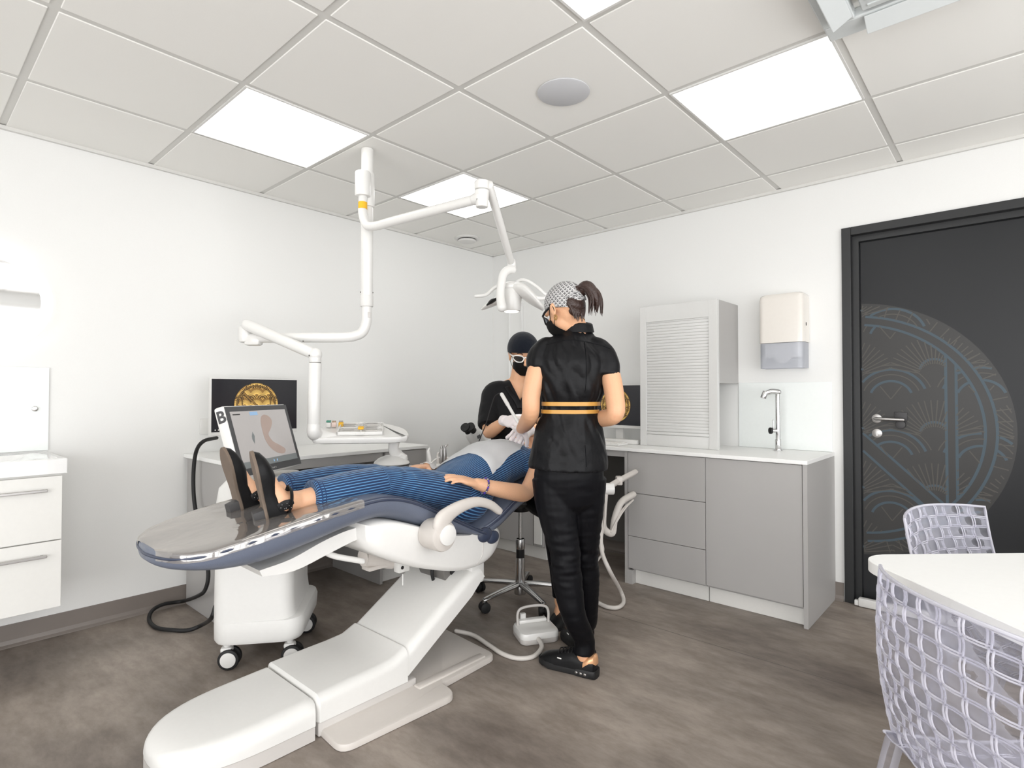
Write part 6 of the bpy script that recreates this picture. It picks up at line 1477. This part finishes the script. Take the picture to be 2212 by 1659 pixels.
tube(bm, [V(1.72, -1.52, .87), SHn, V(1.835, -1.585, .832)], [.064, .066, .064], n=18, cap='flat'); tube(bm, [V(1.48, -1.52, .87), SHf, V(1.365, -1.585, .832)], [.064, .066, .064], n=18, cap='flat')
def sw(co):
    n = noise.noise_vector(Vector((co.x*9, co.y*16, co.z*9))); return co+n*.006
bns = [(V(PC, -2.03, .70), V(PC, -1.45, .86), .20), (SHn, V(1.835, -1.585, .832), .05), (SHf, V(1.365, -1.585, .832), .05)]
shi = striped('shirt', bm, bns, pat, sw)
# bracelet on the near wrist
bm = NB(); wa = (WRn-V(1.84, -1.90, .782)).normalized(); wc = WRn.lerp(V(1.84, -1.90, .782), .42); u_ = wa.orthogonal().normalized(); w_ = wa.cross(u_)
for k in range(20):
    a = 2*PI*k/20; ball(bm, wc+u_*(.0345*math.cos(a))+w_*(.0345*math.sin(a)), .0052, u=10, v=8, mi=k % 3)
part('bracelet', bm, None, pat, 'beaded bracelet in blue, violet and silver', [M['band'], mat('violet_bead', (84, 60, 170), .3), M['steel']])
# paper bib draped over chest
bvs = bvh_of(shi); bm = NB(); body_o = [c for c in pat.children if c.name.startswith('body')]
bvb = None
for o in COL.objects:
    if o.parent == pat and o.name.startswith('body'): bvb = bvh_of(o)
def topz(x, y, rest):
    z = rest
    for b in (bvs, bvb):
        h = b.ray_cast(V(x, y, 1.6), V(0, 0, -1))
        if h[0] is not None: z = max(z, h[0].z)
    return z
def hit(x, y, fall):
    d = ray(x, y).normalized(); best = None
    for b in (bvs, bvb):
        h = b.ray_cast(CAM, d)
        if h[0] is not None and (best is None or h[3] < best[1]): best = (h[0], h[3])
    return (best[0].x, best[0].y) if best else fall
T_ = hit(1064, 1028, (1.78, -1.75)); C1 = hit(1011, 982, (1.6, -1.87)); C2 = hit(1124, 974, (1.74, -1.5)); C3 = hit(1138, 966, (1.72, -1.45))
OUT = [T_, C2, C3, (1.64, -1.445), (1.44, -1.46), (1.36, -1.60), (1.37, -1.95), (1.44, -2.02), C1]
def inside(x, y):
    c = False; n = len(OUT)
    for a in range(n):
        (x1, y1), (x2, y2) = OUT[a], OUT[a-1]
        if (y1 > y) != (y2 > y) and x < (x2-x1)*(y-y1)/(y2-y1)+x1: c = not c
    return c
st_ = .008; x0_, x1_ = 1.33, 1.86; y0_, y1_ = -2.05, -1.42; nx_, ny_ = int((x1_-x0_)/st_), int((y1_-y0_)/st_)
G = [[topz(x0_+i*st_, y0_+j*st_, .80) for j in range(ny_+1)] for i in range(nx_+1)]
for _ in range(4): G = [[G[i][j] if i in (0, nx_) or j in (0, ny_) else max(G[i][j], (G[i-1][j]+G[i+1][j]+G[i][j-1]+G[i][j+1])/4) for j in range(ny_+1)] for i in range(nx_+1)]
vt_ = {}
def gv(i, j):
    if (i, j) not in vt_: vt_[(i, j)] = bm.verts.new((x0_+i*st_, y0_+j*st_, G[i][j]+.007+.002*noise.noise(Vector((i*.09, j*.07, 0)))))
    return vt_[(i, j)]
for i in range(nx_):
    for j in range(ny_):
        if inside(x0_+(i+.5)*st_, y0_+(j+.5)*st_): bm.faces.new((gv(i, j), gv(i+1, j), gv(i+1, j+1), gv(i, j+1)))
# pull the stepped border onto the straight outline
for v in [v for v in bm.verts if v.is_boundary]:
    best = None; p = v.co.to_2d()
    for a in range(len(OUT)):
        q1 = Vector(OUT[a]); q2 = Vector(OUT[a-1]); ab = q2-q1; t_ = max(0, min(1, (p-q1).dot(ab)/ab.length_squared)); c_ = q1+ab*t_
        if best is None or (c_-p).length < best[0]: best = ((c_-p).length, c_)
    if best[0] < .03: v.co.x, v.co.y = best[1]; v.co.z = max(v.co.z-.006, topz(v.co.x, v.co.y, .80)+.007)
bmesh.ops.solidify(bm, geom=bm.faces[:], thickness=.0012)
part('paper_bib', bm, M['bib'], pat, 'white paper bib')
# the black strap shoes
def pump(heel, up_dir, sole_n, root):
    """heel = underside of the heel, up_dir = heel to toe, sole_n = out of the sole"""
    l = up_dir.normalized(); n_ = (sole_n-l*sole_n.dot(l)).normalized(); w = l.cross(n_); Q = lambda a, b, c: heel+l*a+w*b-n_*c
    bm = NB(); rows = [(-.008, .016, .070), (.004, .032, .088), (.03, .037, .082), (.06, .037, .064), (.09, .037, .054), (.12, .040, .056), (.15, .044, .060), (.185, .045, .054), (.215, .038, .042), (.238, .022, .027), (.246, .006, .012)]
    loft(bm, [[Q(t, hw*math.cos(PI*j/14)*(1.02), .008+(h-.008)*abs(math.sin(PI*j/14))**.65) for j in range(15)] for t, hw, h in rows]); o = part('shoe', bm, M['shoe'], root)
    rg = cr([(-.006, .010), (.004, .028), (.04, .031), (.08, .028), (.12, .034), (.165, .043), (.205, .041), (.238, .022), (.250, .004)], 3); rg = rg+[(a, -b) for a, b in reversed(rg)]
    bm = NB(); loft(bm, [[Q(a, b, z) for a, b in rg] for z in (-.002, .009)]); part('sole', bm, M['sole'], o, 'worn brown sole')
    bm = NB(); loft(bm, [[Q(a, b, z) for a, b in [(x_*k_+.02*(1-k_), y_*k_) for x_, y_ in [(-.004, .0), (.0, .022), (.02, .028), (.046, .026), (.05, 0), (.046, -.026), (.02, -.028), (0, -.022)]]] for z, k_ in ((-.036, .80), (-.031, .84), (-.012, .92), (.0, 1.0))]); part('heel', bm, M['heel'], o)
    bm = NB(); Rg = []
    ring_ = [(.048+.042*math.cos(2*PI*k/24), .040*math.sin(2*PI*k/24), .088+.012*math.cos(2*PI*k/24)) for k in range(25)]
    tube(bm, [Q(*q) for q in ring_], [(.0025, .011)]*25, n=8, k=2, cap='flat'); st_ = part('strap', bm, M['shoe'], o)
    for sg in (-1, 1):
        bm = NB(); tube(bm, [Q(.040, sg*.034, .045), Q(.045, sg*.039, .068), Q(.050, sg*.040, .092)], [(.014, .003), (.017, .003), (.010, .003)], ref=l, n=10); part('strap_tab', bm, M['shoe'], st_)
        bm = NB()
        for k in range(8): ball(bm, Q(.040+.010*math.sin(k*1.9), sg*(.0405+.002*math.sin(k/8*PI)), .050+k*.0055), .0015, u=8, v=6)
        q = part('studs', bm, M['chrome'], st_); q['kind'] = 'stuff'
    return o
for hl_, l_, n_ in PF: pump(hl_, l_, n_, pat)
